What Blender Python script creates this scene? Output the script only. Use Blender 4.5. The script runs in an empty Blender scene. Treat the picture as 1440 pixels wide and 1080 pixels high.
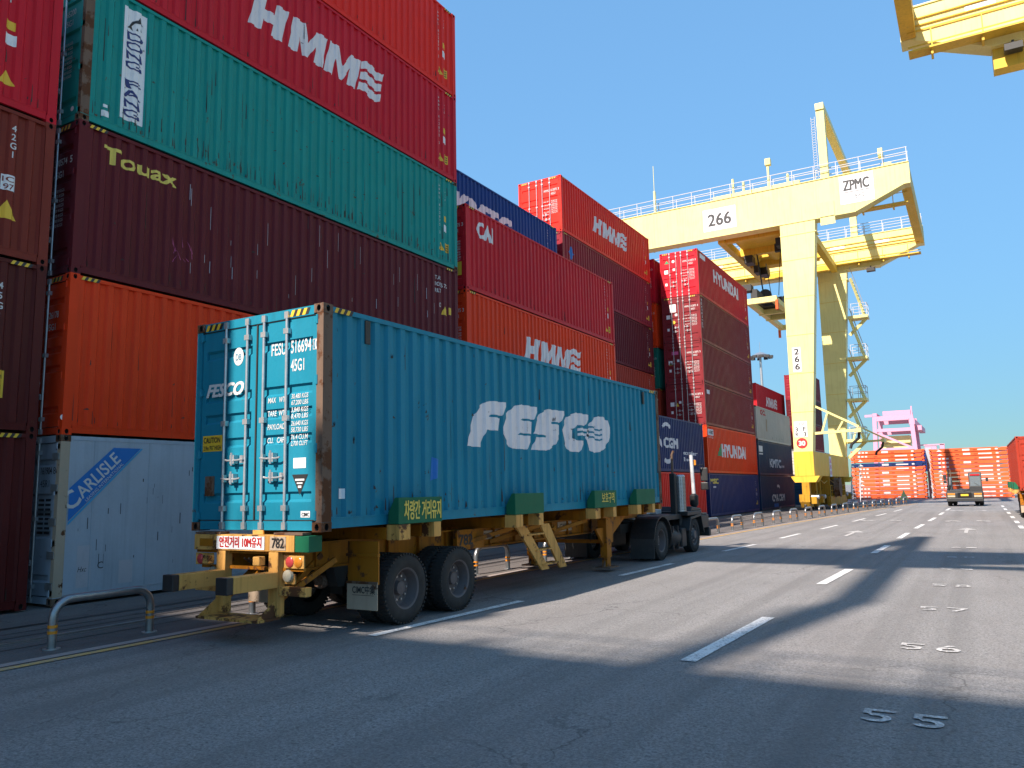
import bpy, bmesh, math, random
from mathutils import Vector, Matrix
random.seed(7)
PI = math.pi
SC = bpy.context.scene
COL = SC.collection

# ------------------------------------------------------------------ camera
YAW, PITCH, ROLL = 0.5310, 0.1356, -0.0199
cy, sy, cp, sp = math.cos(YAW), math.sin(YAW), math.cos(PITCH), math.sin(PITCH)
fw = Vector((-sy * cp, cy * cp, sp)); rt = Vector((cy, sy, 0)); up = rt.cross(fw)
cr, sr = math.cos(ROLL), math.sin(ROLL)
r2 = rt * cr + up * sr; u2 = up * cr - rt * sr
cam = bpy.data.cameras.new('camera'); cam_o = bpy.data.objects.new('camera', cam); COL.objects.link(cam_o)
m = Matrix((r2, u2, -fw)).transposed().to_4x4(); m.translation = Vector((0, 0, 1.8))
cam_o.matrix_world = m
cam.sensor_width = 36; cam.lens = 1102.6 / 1440 * 36; cam.clip_start = 0.05; cam.clip_end = 6000
SC.camera = cam_o

# ------------------------------------------------------------------ light
SUN_DX, SUN_DY = 0.205, 1.12                      # horizontal travel of the light per metre of fall
sun_dir = Vector((SUN_DX, SUN_DY, -1)).normalized()
elev = math.asin(-sun_dir.z)
world = bpy.data.worlds.new('World'); SC.world = world; world.use_nodes = True
wn = world.node_tree; bg = wn.nodes['Background']
sky = wn.nodes.new('ShaderNodeTexSky'); sky.sky_type = 'NISHITA'; sky.sun_disc = False
sky.sun_elevation = elev
sky.sun_rotation = math.atan2(-sun_dir.x, -sun_dir.y)
sky.air_density = 0.9; sky.dust_density = 0.0; sky.ozone_density = 2.0; sky.altitude = 2500
# soft shoulder on the sky's radiance so that the horizon does not burn out
bw = wn.nodes.new('ShaderNodeRGBToBW'); ml = wn.nodes.new('ShaderNodeMath'); ml.operation = 'MULTIPLY_ADD'; ml.inputs[1].default_value = 0.36; ml.inputs[2].default_value = 0.20
dv = wn.nodes.new('ShaderNodeVectorMath'); dv.operation = 'DIVIDE'
tn = wn.nodes.new('ShaderNodeVectorMath'); tn.operation = 'MULTIPLY'; tn.inputs[1].default_value = (.78, 1.02, .95)
wn.links.new(sky.outputs[0], bw.inputs[0]); wn.links.new(bw.outputs[0], ml.inputs[0])
wn.links.new(sky.outputs[0], dv.inputs[0]); wn.links.new(ml.outputs[0], dv.inputs[1])
wn.links.new(dv.outputs[0], tn.inputs[0]); wn.links.new(tn.outputs[0], bg.inputs[0]); bg.inputs[1].default_value = 0.102
sun = bpy.data.lights.new('sun', 'SUN'); sun.energy = 4.0; sun.angle = math.radians(0.53); sun.color = (1.0, 0.88, 0.77)
sun_o = bpy.data.objects.new('sun', sun); COL.objects.link(sun_o)
sun_o.rotation_euler = sun_dir.to_track_quat('-Z', 'Y').to_euler(); sun_o.location = (-20, -60, 60)
SC.view_settings.view_transform = 'Standard'; SC.view_settings.look = 'None'
SC.view_settings.gamma = 1; SC.view_settings.exposure = 1.22

# ------------------------------------------------------------------ helpers
class MB:
    def __init__(s): s.v = []; s.f = []; s.mi = []; s.cur = 0
    def add(s, vs, fs):
        b = len(s.v); s.v += [tuple(p) for p in vs]
        for f in fs: s.f.append([b + i for i in f]); s.mi.append(s.cur)
        return s
    def box(s, x0, y0, z0, x1, y1, z1):
        if x0 > x1: x0, x1 = x1, x0
        if y0 > y1: y0, y1 = y1, y0
        if z0 > z1: z0, z1 = z1, z0
        v = [(x0,y0,z0),(x1,y0,z0),(x1,y1,z0),(x0,y1,z0),(x0,y0,z1),(x1,y0,z1),(x1,y1,z1),(x0,y1,z1)]
        return s.add(v, [(0,3,2,1),(4,5,6,7),(0,1,5,4),(1,2,6,5),(2,3,7,6),(3,0,4,7)])
    def beam(s, a, b, w, h, upv=(0, 0, 1)):
        a, b = Vector(a), Vector(b); d = (b - a).normalized(); u = Vector(upv)
        if abs(d.dot(u)) > .99: u = Vector((0, 1, 0))
        r = d.cross(u).normalized(); u = r.cross(d)
        v = []
        for p in (a, b):
            for i, j in ((-1,-1),(1,-1),(1,1),(-1,1)): v.append(p + r * (i * w / 2) + u * (j * h / 2))
        return s.add(v, [(3,2,1,0),(4,5,6,7),(0,1,5,4),(1,2,6,5),(2,3,7,6),(3,0,4,7)])
    def tube(s, pts, r, n=8, caps=True):
        pts = [Vector(p) for p in pts]; rr = r if isinstance(r, (list, tuple)) else [r] * len(pts)
        base = len(s.v); prev = None
        for i, p in enumerate(pts):
            d = (pts[min(i + 1, len(pts) - 1)] - pts[max(i - 1, 0)]).normalized()
            if prev is None:
                u = Vector((0, 0, 1)) if abs(d.z) < .9 else Vector((1, 0, 0))
                prev = (u - d * u.dot(d)).normalized()
            else: prev = (prev - d * prev.dot(d)).normalized()
            q = d.cross(prev)
            for k in range(n):
                a = 2 * PI * k / n
                s.v.append(tuple(p + (prev * math.cos(a) + q * math.sin(a)) * rr[i]))
        for i in range(len(pts) - 1):
            for k in range(n):
                a = base + i * n + k; b = base + i * n + (k + 1) % n
                s.f.append([a, b, b + n, a + n]); s.mi.append(s.cur)
        if caps:
            s.f.append([base + k for k in range(n)][::-1]); s.mi.append(s.cur)
            e = base + (len(pts) - 1) * n
            s.f.append([e + k for k in range(n)]); s.mi.append(s.cur)
        return s
    def cyl(s, a, b, r, n=16, r2=None): return s.tube([a, b], [r, r if r2 is None else r2], n)
    def lathe(s, prof, axis='x', c=(0, 0, 0), n=32):
        base = len(s.v); cx, cy_, cz = c
        for (h, r) in prof:
            for k in range(n):
                a = 2 * PI * k / n; ca, sa = r * math.cos(a), r * math.sin(a)
                s.v.append({'x': (cx + h, cy_ + ca, cz + sa), 'y': (cx + ca, cy_ + h, cz + sa), 'z': (cx + ca, cy_ + sa, cz + h)}[axis])
        for i in range(len(prof) - 1):
            for k in range(n):
                a = base + i * n + k; b = base + i * n + (k + 1) % n
                s.f.append([a, b, b + n, a + n]); s.mi.append(s.cur)
        return s
    def prism(s, poly, lo, hi, axis):
        # poly in the two other axes (order x,y,z without axis), extruded lo..hi
        def P(p, t):
            return {'x': (t, p[0], p[1]), 'y': (p[0], t, p[1]), 'z': (p[0], p[1], t)}[axis]
        n = len(poly); v = [P(p, lo) for p in poly] + [P(p, hi) for p in poly]
        f = [list(range(n))[::-1], list(range(n, 2 * n))] + [[i, (i + 1) % n, n + (i + 1) % n, n + i] for i in range(n)]
        return s.add(v, f)
    def mesh(s, name, mats, smooth=False):
        me = bpy.data.meshes.new(name); me.from_pydata(s.v, [], s.f)
        mats = mats if isinstance(mats, (list, tuple)) else [mats]
        for q in mats: me.materials.append(q)
        if len(mats) > 1: me.polygons.foreach_set('material_index', s.mi)
        bm = bmesh.new(); bm.from_mesh(me)
        bmesh.ops.recalc_face_normals(bm, faces=bm.faces); bm.to_mesh(me); bm.free()
        if smooth:
            me.polygons.foreach_set('use_smooth', [True] * len(me.polygons))
            try: me.set_sharp_from_angle(angle=math.radians(35))
            except Exception: pass
        me.update(); return me
    def build(s, name, mats, parent=None, smooth=False, bevel=0, loc=None):
        o = link(name, s.mesh(name, mats, smooth), parent)
        if loc: o.location = loc
        if bevel:
            b = o.modifiers.new('bevel', 'BEVEL'); b.width = bevel; b.segments = 2; b.limit_method = 'ANGLE'; b.angle_limit = math.radians(50)
        return o
def link(name, me, parent=None, mat=None):
    o = bpy.data.objects.new(name, me); COL.objects.link(o)
    if parent: o.parent = parent
    if mat is not None:
        if not me.materials: me.materials.append(mat)
        o.material_slots[0].link = 'OBJECT'; o.material_slots[0].material = mat
    return o
def empty(name, loc, label, cat, group=None, rz=0):
    o = bpy.data.objects.new(name, None); COL.objects.link(o); o.location = loc; o.rotation_euler.z = rz
    o.empty_display_size = .3
    return tag(o, label, cat, group)
def tag(o, label, cat, group=None):
    o['label'] = label; o['category'] = cat
    if group: o['group'] = group
    return o
def copy_tree(o, parent=None):
    c = o.copy(); COL.objects.link(c); c.parent = parent
    for ch in list(o.children): copy_tree(ch, c)
    return c

# ------------------------------------------------------------------ materials
def newmat(name):
    mt = bpy.data.materials.new(name); mt.use_nodes = True
    return mt, mt.node_tree, mt.node_tree.nodes['Principled BSDF']
def N(nt, t, **kw):
    n = nt.nodes.new(t)
    for k, v in kw.items(): setattr(n, k, v)
    return n
def coords(nt, scale=(1, 1, 1), rand=True):
    tc = N(nt, 'ShaderNodeTexCoord'); mp = N(nt, 'ShaderNodeMapping'); mp.inputs['Scale'].default_value = scale
    nt.links.new(tc.outputs['Object'], mp.inputs['Vector'])
    if rand:
        oi = N(nt, 'ShaderNodeObjectInfo'); ml = N(nt, 'ShaderNodeMath', operation='MULTIPLY'); ml.inputs[1].default_value = 137.0
        nt.links.new(oi.outputs['Random'], ml.inputs[0]); nt.links.new(ml.outputs[0], mp.inputs['Location'])
    return mp.outputs[0]
def noise(nt, vec, scale, detail=4, rough=.6):
    n = N(nt, 'ShaderNodeTexNoise'); n.inputs['Scale'].default_value = scale; n.inputs['Detail'].default_value = detail; n.inputs['Roughness'].default_value = rough
    nt.links.new(vec, n.inputs['Vector']); return n.outputs[0]
def ramp(nt, f, lo, hi, a=0., b=1.):
    r = N(nt, 'ShaderNodeMapRange'); r.inputs[1].default_value = lo; r.inputs[2].default_value = hi; r.inputs[3].default_value = a; r.inputs[4].default_value = b
    nt.links.new(f, r.inputs[0]); return r.outputs[0]
def mix(nt, fac, a, b, mode='MIX'):
    x = N(nt, 'ShaderNodeMix', data_type='RGBA', blend_type=mode)
    for sock, val in ((x.inputs[0], fac), (x.inputs[6], a), (x.inputs[7], b)):
        if isinstance(val, (int, float)): sock.default_value = val
        elif isinstance(val, tuple): sock.default_value = (*val[:3], 1)
        else: nt.links.new(val, sock)
    return x.outputs[2]
def paint(name, rgb, rust=.1, dirt=.35, rough=.45, fade=.25, metal=0., streak_col=None):
    mt, nt, bs = newmat(name)
    v = coords(nt); vs = coords(nt, (5, 5, .28))
    light = tuple(min(1, c * 1.3 + .012) for c in rgb); dark = tuple(c * .72 for c in rgb)
    n1 = noise(nt, v, 1.3, 5); n2 = noise(nt, v, 22, 3); ns = noise(nt, vs, 1.6, 4)
    c = mix(nt, ramp(nt, n1, .35, .75, 0, fade), rgb, light)
    c = mix(nt, ramp(nt, ns, .5, .78, 0, dirt), c, streak_col or tuple(q * .5 + .012 for q in rgb))
    c = mix(nt, ramp(nt, n2, .45, .8, 0, .18), c, dark)
    nr = noise(nt, v, 3.1, 9, .68)
    tz = N(nt, 'ShaderNodeTexCoord'); sz = N(nt, 'ShaderNodeSeparateXYZ'); nt.links.new(tz.outputs['Object'], sz.inputs[0])
    lowz = ramp(nt, sz.outputs[2], .17, .75, .11, 0.); rails = N(nt, 'ShaderNodeMath', operation='ADD'); nt.links.new(nr, rails.inputs[0])
    mulr = N(nt, 'ShaderNodeMath', operation='MULTIPLY'); nt.links.new(lowz, mulr.inputs[0]); mulr.inputs[1].default_value = min(1., rust * 5)
    vr = coords(nt, (9, 9, .7)); nv2 = noise(nt, vr, 1.0, 3); mr2 = N(nt, 'ShaderNodeMath', operation='MULTIPLY'); nt.links.new(mulr.outputs[0], mr2.inputs[0]); nt.links.new(ramp(nt, nv2, .4, .7), mr2.inputs[1])
    nt.links.new(mr2.outputs[0], rails.inputs[1])
    rf = ramp(nt, rails.outputs[0], .74 - .3 * rust, .78 - .28 * rust)
    band = noise(nt, coords(nt, (1.5, 3.2, .05)), 1.2, 2); c = mix(nt, ramp(nt, band, .35, .7, 0, .22), c, dark)
    patchy = noise(nt, v, .55, 2); c = mix(nt, ramp(nt, patchy, .55, .62, 0, .16), c, light)
    c = mix(nt, rf, c, (.10, .042, .02))
    nt.links.new(c, bs.inputs['Base Color'])
    rr = ramp(nt, n1, .3, .8, rough - .07, rough + .15); nt.links.new(rr, bs.inputs['Roughness'])
    bs.inputs['Metallic'].default_value = metal
    bs.inputs['Specular IOR Level'].default_value = .16
    bp = N(nt, 'ShaderNodeBump'); bp.inputs['Strength'].default_value = .35; bp.inputs['Distance'].default_value = .02
    nb = noise(nt, v, 2.6, 5); nt.links.new(nb, bp.inputs['Height']); nt.links.new(bp.outputs[0], bs.inputs['Normal'])
    return mt
def plain(name, rgb, rough=.5, metal=0., var=.25, emit=None):
    mt, nt, bs = newmat(name)
    n1 = noise(nt, coords(nt), 9, 5)
    c = mix(nt, ramp(nt, n1, .35, .75, 0, 1), tuple(q * (1 - var) for q in rgb), rgb)
    nt.links.new(c, bs.inputs['Base Color']); bs.inputs['Roughness'].default_value = rough; bs.inputs['Metallic'].default_value = metal
    return mt
def lettering(name, rgb, wear=.35):
    mt, nt, bs = newmat(name)
    v = coords(nt, (1, 1, .5)); n1 = noise(nt, v, 7, 7, .7); n2 = noise(nt, v, 1.5, 3)
    ch = noise(nt, coords(nt, (1, 1, 1)), 16, 8, .75)
    c = mix(nt, ramp(nt, n1, .52, .78, 0, wear), rgb, tuple(q * .45 for q in rgb)); c = mix(nt, ramp(nt, ch, .62, .66, 0, .7 * wear), c, tuple(q * .3 for q in rgb)); c = mix(nt, ramp(nt, n2, .3, .8, 0, .2), c, tuple(q * .6 for q in rgb))
    nt.links.new(c, bs.inputs['Base Color']); bs.inputs['Roughness'].default_value = .55
    return mt
def asphalt(name, rgb, patch=1., oil=True):
    mt, nt, bs = newmat(name)
    v = coords(nt, rand=False)
    fine = noise(nt, v, 42, 5, .9); mid = noise(nt, v, 17, 5, .8); big = noise(nt, v, .25, 5, .6); patchn = noise(nt, coords(nt, (.5, .06, 1), False), 1.3, 5)
    c = mix(nt, ramp(nt, fine, .34, .66), tuple(q * .30 for q in rgb), tuple(q * 1.62 for q in rgb))
    c = mix(nt, ramp(nt, mid, .52, .70, 0, .6), c, tuple(q * .42 for q in rgb))
    pit = noise(nt, coords(nt, (1, 1.4, 1), False), 15, 3, .6)
    c = mix(nt, ramp(nt, pit, .63, .68, 0, .7), c, tuple(q * .25 for q in rgb))
    c = mix(nt, ramp(nt, big, .38, .68, 0, .4 * patch), c, tuple(q * .62 for q in rgb))
    c = mix(nt, ramp(nt, patchn, .48, .7, 0, .5 * patch), c, (rgb[0] * .68, rgb[1] * .64, rgb[2] * .64))
    trk = noise(nt, coords(nt, (1.05, .018, 1), False), 1.9, 4, .55); c = mix(nt, ramp(nt, trk, .47, .66, 0, .42 * patch), c, tuple(q * .5 for q in rgb))
    blot = noise(nt, coords(nt, (1, .55, 1), False), .75, 6, .7); c = mix(nt, ramp(nt, blot, .56, .72, 0, .4), c, tuple(q * .55 for q in rgb))
    vo = N(nt, 'ShaderNodeTexVoronoi', feature='DISTANCE_TO_EDGE'); vo.inputs['Scale'].default_value = .32
    wv = N(nt, 'ShaderNodeVectorMath', operation='ADD'); nz = N(nt, 'ShaderNodeTexNoise'); nz.inputs['Scale'].default_value = 1.7; nz.inputs['Detail'].default_value = 5
    nt.links.new(v, nz.inputs['Vector']); nt.links.new(v, wv.inputs[0]); nt.links.new(nz.outputs[1], wv.inputs[1]); nt.links.new(wv.outputs[0], vo.inputs['Vector'])
    crk = ramp(nt, vo.outputs[0], 0, .006, 1, 0)
    ck = N(nt, 'ShaderNodeMath', operation='MULTIPLY'); nt.links.new(crk, ck.inputs[0]); nt.links.new(ramp(nt, noise(nt, v, .22, 2), .46, .56, 0, .75), ck.inputs[1])
    c = mix(nt, ck.outputs[0], c, tuple(q * .3 for q in rgb))
    if oil:
        o2 = noise(nt, coords(nt, (1.6, .7, 1), False), 1.1, 3, .5)
        c = mix(nt, ramp(nt, o2, .72, .78, 0, .6), c, tuple(q * .35 for q in rgb))
    nt.links.new(c, bs.inputs['Base Color']); bs.inputs['Roughness'].default_value = .85; bs.inputs['Specular IOR Level'].default_value = .25
    bp = N(nt, 'ShaderNodeBump'); bp.inputs['Strength'].default_value = .75; bp.inputs['Distance'].default_value = .012
    ad = N(nt, 'ShaderNodeMath', operation='ADD'); nt.links.new(fine, ad.inputs[0]); nt.links.new(mid, ad.inputs[1])
    nt.links.new(ad.outputs[0], bp.inputs['Height']); nt.links.new(bp.outputs[0], bs.inputs['Normal'])
    return mt
def roadpaint(name, rgb, under, wear=.5):
    mt, nt, bs = newmat(name); v = coords(nt, rand=False)
    n1 = noise(nt, v, 26, 6, .75); n2 = noise(nt, v, 3, 3)
    ad = N(nt, 'ShaderNodeMath', operation='ADD'); nt.links.new(n1, ad.inputs[0]); nt.links.new(ramp(nt, n2, .3, .8, -.1, .12), ad.inputs[1])
    c = mix(nt, ramp(nt, ad.outputs[0], .66 - .22 * wear, .72 - .2 * wear, 0, .85), rgb, under)
    nt.links.new(c, bs.inputs['Base Color']); bs.inputs['Roughness'].default_value = .8
    return mt

M = {}
PAINTS = dict(teal_blue=((.012, .195, .285), .22), red=((.54, .014, .022), .1), bright_red=((.76, .026, .014), .05), teal_green=((.006, .25, .22), .3),
    maroon=((.11, .009, .015), .14), dark_maroon=((.085, .011, .010), .2), brown=((.19, .026, .016), .16), orange=((.74, .046, .006), .12), navy=((.014, .030, .115), .08),
    royal=((.012, .045, .20), .05), deep_blue=((.010, .045, .10), .06), grey=((.50, .47, .42), .14), white=((.37, .42, .48), .2), crimson=((.54, .010, .024), .1), claret=((.20, .020, .026), .1),
    green=((.012, .13, .10), .12), rust_red=((.34, .036, .018), .1), wine=((.24, .014, .026), .06))
for k, (c, r) in PAINTS.items(): M[k] = paint('paint_' + k, c, r, fade=.3)
M['tarnish'] = paint('worn_frame', (.16, .105, .075), .75, .5, .75)
M['cream_post'] = paint('worn_cream', (.42, .33, .24), .45, .4, .7)
M['seal'] = plain('black_rubber_seal', (.02, .02, .02), .7)
M['galv'] = plain('galvanised_steel', (.55, .56, .57), .38, .75)
M['bar'] = plain('zinc_bar', (.62, .63, .64), .35, .6)
M['dark'] = plain('dark_steel', (.025, .024, .023), .55)
M['hole'] = plain('dark_hole', (.006, .006, .006), .9)
M['black'] = plain('black_plastic', (.022, .022, .023), .5)
M['tyre'] = plain('tyre_rubber', (.030, .029, .028), .85, var=.4)
M['rim'] = paint('grey_rim', (.12, .105, .105), .25, .5, .5)
M['yellow'] = paint('trailer_yellow', (.36, .13, .010), .6, .9, .5, .15, streak_col=(.12, .05, .012))
M['yellow_post'] = paint('trailer_pale_yellow', (.62, .33, .09), .62, .9, .5, .2, streak_col=(.20, .085, .02))
M['crane'] = paint('crane_yellow', (.80, .71, .29), .06, .3, .4, .2, streak_col=(.5, .33, .05))
M['crane_shade_dirty'] = paint('crane_yellow_shade_stained', (.74, .48, .06), .2, .5, .45, .15, streak_col=(.28, .16, .03))  # orange base paints in the shaded tone of the yellow; rust and streaks are stain
M['pink'] = plain('crane_pink', (.80, .34, .47), .5)
M['guide'] = paint('guide_green', (.012, .12, .06), .14, .3, .5)
M['flat_orange'] = paint('flatrack_orange', (.80, .12, .035), .05, .25, .5)
M['ink_white'] = lettering('white_lettering', (.62, .61, .60), .55); M['ink_logo'] = lettering('white_logo', (.74, .70, .70), .4)
M['ink_yellow'] = lettering('yellow_lettering', (.72, .56, .10)); M['ink_black'] = lettering('black_lettering', (.02, .02, .022)); M['ink_navy'] = lettering('navy_lettering', (.012, .03, .16))
M['ink_red'] = lettering('red_lettering', (.5, .02, .02)); M['ink_green'] = lettering('green_lettering', (.03, .28, .10)); M['ink_blue'] = lettering('blue_lettering', (.01, .16, .50))
M['sticker_y'] = lettering('yellow_sticker', (.78, .48, .03)); M['sticker_w'] = lettering('white_sticker', (.78, .78, .78)); M['pale'] = lettering('pale_patch', (.46, .46, .50))
M['cyan_line'] = lettering('cyan_edge', (.05, .35, .62)); M['ink_teal'] = lettering('teal_lettering', (.018, .20, .30), .1); M['magenta'] = lettering('magenta_sticker', (.7, .12, .3))
M['lens_red'] = plain('red_lens', (.62, .07, .07), .2); M['lens_amber'] = plain('amber_lens', (.75, .27, .03), .2); M['lens_clear'] = plain('clear_lens', (.50, .45, .34), .15)
M['cab_grey'] = paint('cab_grey', (.26, .28, .30), .05)
M['dark_grey'] = plain('dark_grey_steel', (.032, .033, .035), .5)
M['rubber'] = plain('grey_rubber', (.042, .042, .042), .7)
M['hoop'] = plain('brushed_steel', (.33, .34, .35), .34, .8)
M['grime'] = lettering('grime_streak', (.030, .018, .012), .6)
M['crane_base'] = paint('crane_base_yellow', (.46, .25, .025), .45, .8, .5, .15, streak_col=(.10, .05, .012))
M['glass'] = plain('window_glass', (.20, .24, .27), .06, .3); M['silver'] = plain('white_pipe', (.72, .72, .72), .35, .2)
M['orange_band'] = plain('orange_band', (.80, .28, .02), .35)
ASP = (.27, .260, .254)
M['asphalt'] = asphalt('asphalt', ASP); M['concrete'] = asphalt('apron_concrete', (.17, .155, .148), 1.2)
M['mark'] = roadpaint('white_road_paint', (.74, .73, .71), ASP, .75); M['mark_worn'] = roadpaint('worn_road_paint', (.62, .60, .58), ASP, 1.05)
M['mark_y'] = roadpaint('yellow_road_paint', (.62, .38, .12), ASP, .75); M['mark_p'] = roadpaint('pale_kerb_paint', (.34, .28, .26), ASP, .7)
M['rail'] = plain('rail_steel', (.30, .28, .27), .4, .6)

# ------------------------------------------------------------------ text
_tc = {}
def text2d(s, bold=0., shear=0., wide=1., space=1., fit=None):
    """flat glyph outlines as (verts2d, faces) with capital height 1, left aligned at 0,0"""
    key = (s, bold, shear, wide, space)
    if key not in _tc:
        c = bpy.data.curves.new('glyphs', 'FONT'); c.body = s; c.size = 1.0; c.offset = bold; c.shear = shear; c.resolution_u = 3
        c.space_character = space; c.fill_mode = 'FRONT'
        o = bpy.data.objects.new('glyphs', c); COL.objects.link(o)
        dg = bpy.context.evaluated_depsgraph_get(); me = bpy.data.meshes.new_from_object(o.evaluated_get(dg))
        vs = [(p.co.x * wide / .70, p.co.y / .70) for p in me.vertices]; fs = [list(p.vertices) for p in me.polygons]
        bpy.data.objects.remove(o); bpy.data.curves.remove(c); bpy.data.meshes.remove(me)
        x0 = min([p[0] for p in vs] or [0]); vs = [(p[0] - x0, p[1]) for p in vs]
        _tc[key] = (vs, fs)
    return _tc[key]
class Ink:
    """flat shapes in (u,v), later wrapped on a face"""
    def __init__(s): s.v = []; s.f = []; s.d = {}
    def text(s, t, u, v, h, w=None, rot=0, align='l', heavy=0, **kw):
        if heavy:
            for i, (a, b) in enumerate(((0, 0), (-1, -1), (1, 1), (-1, 1), (1, -1), (-1, 0), (1, 0))):
                n0 = len(s.v); s.text(t, u + a * heavy, v + b * heavy * .7, h, w, rot, align, **kw)
                for j in range(n0, len(s.v)): s.d[j] = i * .0004
            return s
        vs, fs = text2d(t, **kw)
        if not vs: return s
        W = max(p[0] for p in vs) or 1
        sx = h if w is None else w / W
        off = {'l': 0, 'c': -W * sx / 2, 'r': -W * sx}[align]
        b = len(s.v); ca, sa = math.cos(rot), math.sin(rot)
        for x, y in vs:
            X, Y = x * sx + off, y * h
            s.v.append((u + X * ca - Y * sa, v + X * sa + Y * ca))
        s.f += [[b + i for i in f] for f in fs]; return s
    def column(s, t, u, v, h, step=None, **kw):
        step = step or h * 1.45
        for i, ch in enumerate(t):
            if ch != ' ': s.text(ch, u, v - i * step, h, align='c', **kw)
        return s
    def poly(s, pts):
        b = len(s.v); s.v += [tuple(p) for p in pts]; s.f.append(list(range(b, b + len(pts)))); return s
    def rect(s, u0, v0, u1, v1): return s.poly([(u0, v0), (u1, v0), (u1, v1), (u0, v1)])
    def disc(s, u, v, r, n=20, ry=None): return s.poly([(u + r * math.cos(2 * PI * k / n), v + (ry or r) * math.sin(2 * PI * k / n)) for k in range(n)])
    def arc(s, u, v, r0, r1, a0, a1, n=14, sy_=1.):
        for k in range(n):
            a, b = a0 + (a1 - a0) * k / n, a0 + (a1 - a0) * (k + 1) / n
            s.poly([(u + r * math.cos(t), v + sy_ * r * math.sin(t)) for r, t in ((r0, a), (r1, a), (r1, b), (r0, b))])
        return s
    def wave(s, u0, v0, L, th, amp, slant=0., n=12, per=1.):
        for k in range(n):
            q = []
            for t, e in ((k, 0), (k + 1, 0), (k + 1, 1), (k, 1)):
                x = t / n; q.append((u0 + L * x + slant * e, v0 + amp * math.sin(2 * PI * per * x) + th * e))
            s.poly(q)
        return s
    def outline(s, pts):
        """concave polygon, tessellated"""
        from mathutils.geometry import tessellate_polygon
        b = len(s.v); s.v += [tuple(p) for p in pts]
        s.f += [[b + i for i in t] for t in tessellate_polygon([[Vector((p[0], p[1], 0)) for p in pts]])]; return s
    def wrap(s, name, mat, parent, fmap, cuts=None, nv=(1, 0, 0)):
        me = bpy.data.meshes.new(name)
        bm = bmesh.new(); vs = [bm.verts.new((p[0], p[1], s.d.get(i_, 0))) for i_, p in enumerate(s.v)]
        for f in s.f:
            if len(set(f)) > 2:
                try: bm.faces.new([vs[i] for i in f])
                except ValueError: pass
        if cuts and s.v:
            u0, u1 = min(p[0] for p in s.v), max(p[0] for p in s.v)
            for c in cuts:
                if u0 + 1e-4 < c < u1 - 1e-4:
                    bmesh.ops.bisect_plane(bm, geom=bm.verts[:] + bm.edges[:] + bm.faces[:], dist=1e-5, plane_co=(c, 0, 0), plane_no=(1, 0, 0))
        for q in bm.verts: q.co = Vector(fmap(q.co.x, q.co.y)) + Vector(nv) * q.co.z
        bm.to_mesh(me); bm.free(); me.materials.append(mat)
        o = bpy.data.objects.new(name, me); COL.objects.link(o); o.parent = parent; return o

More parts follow.
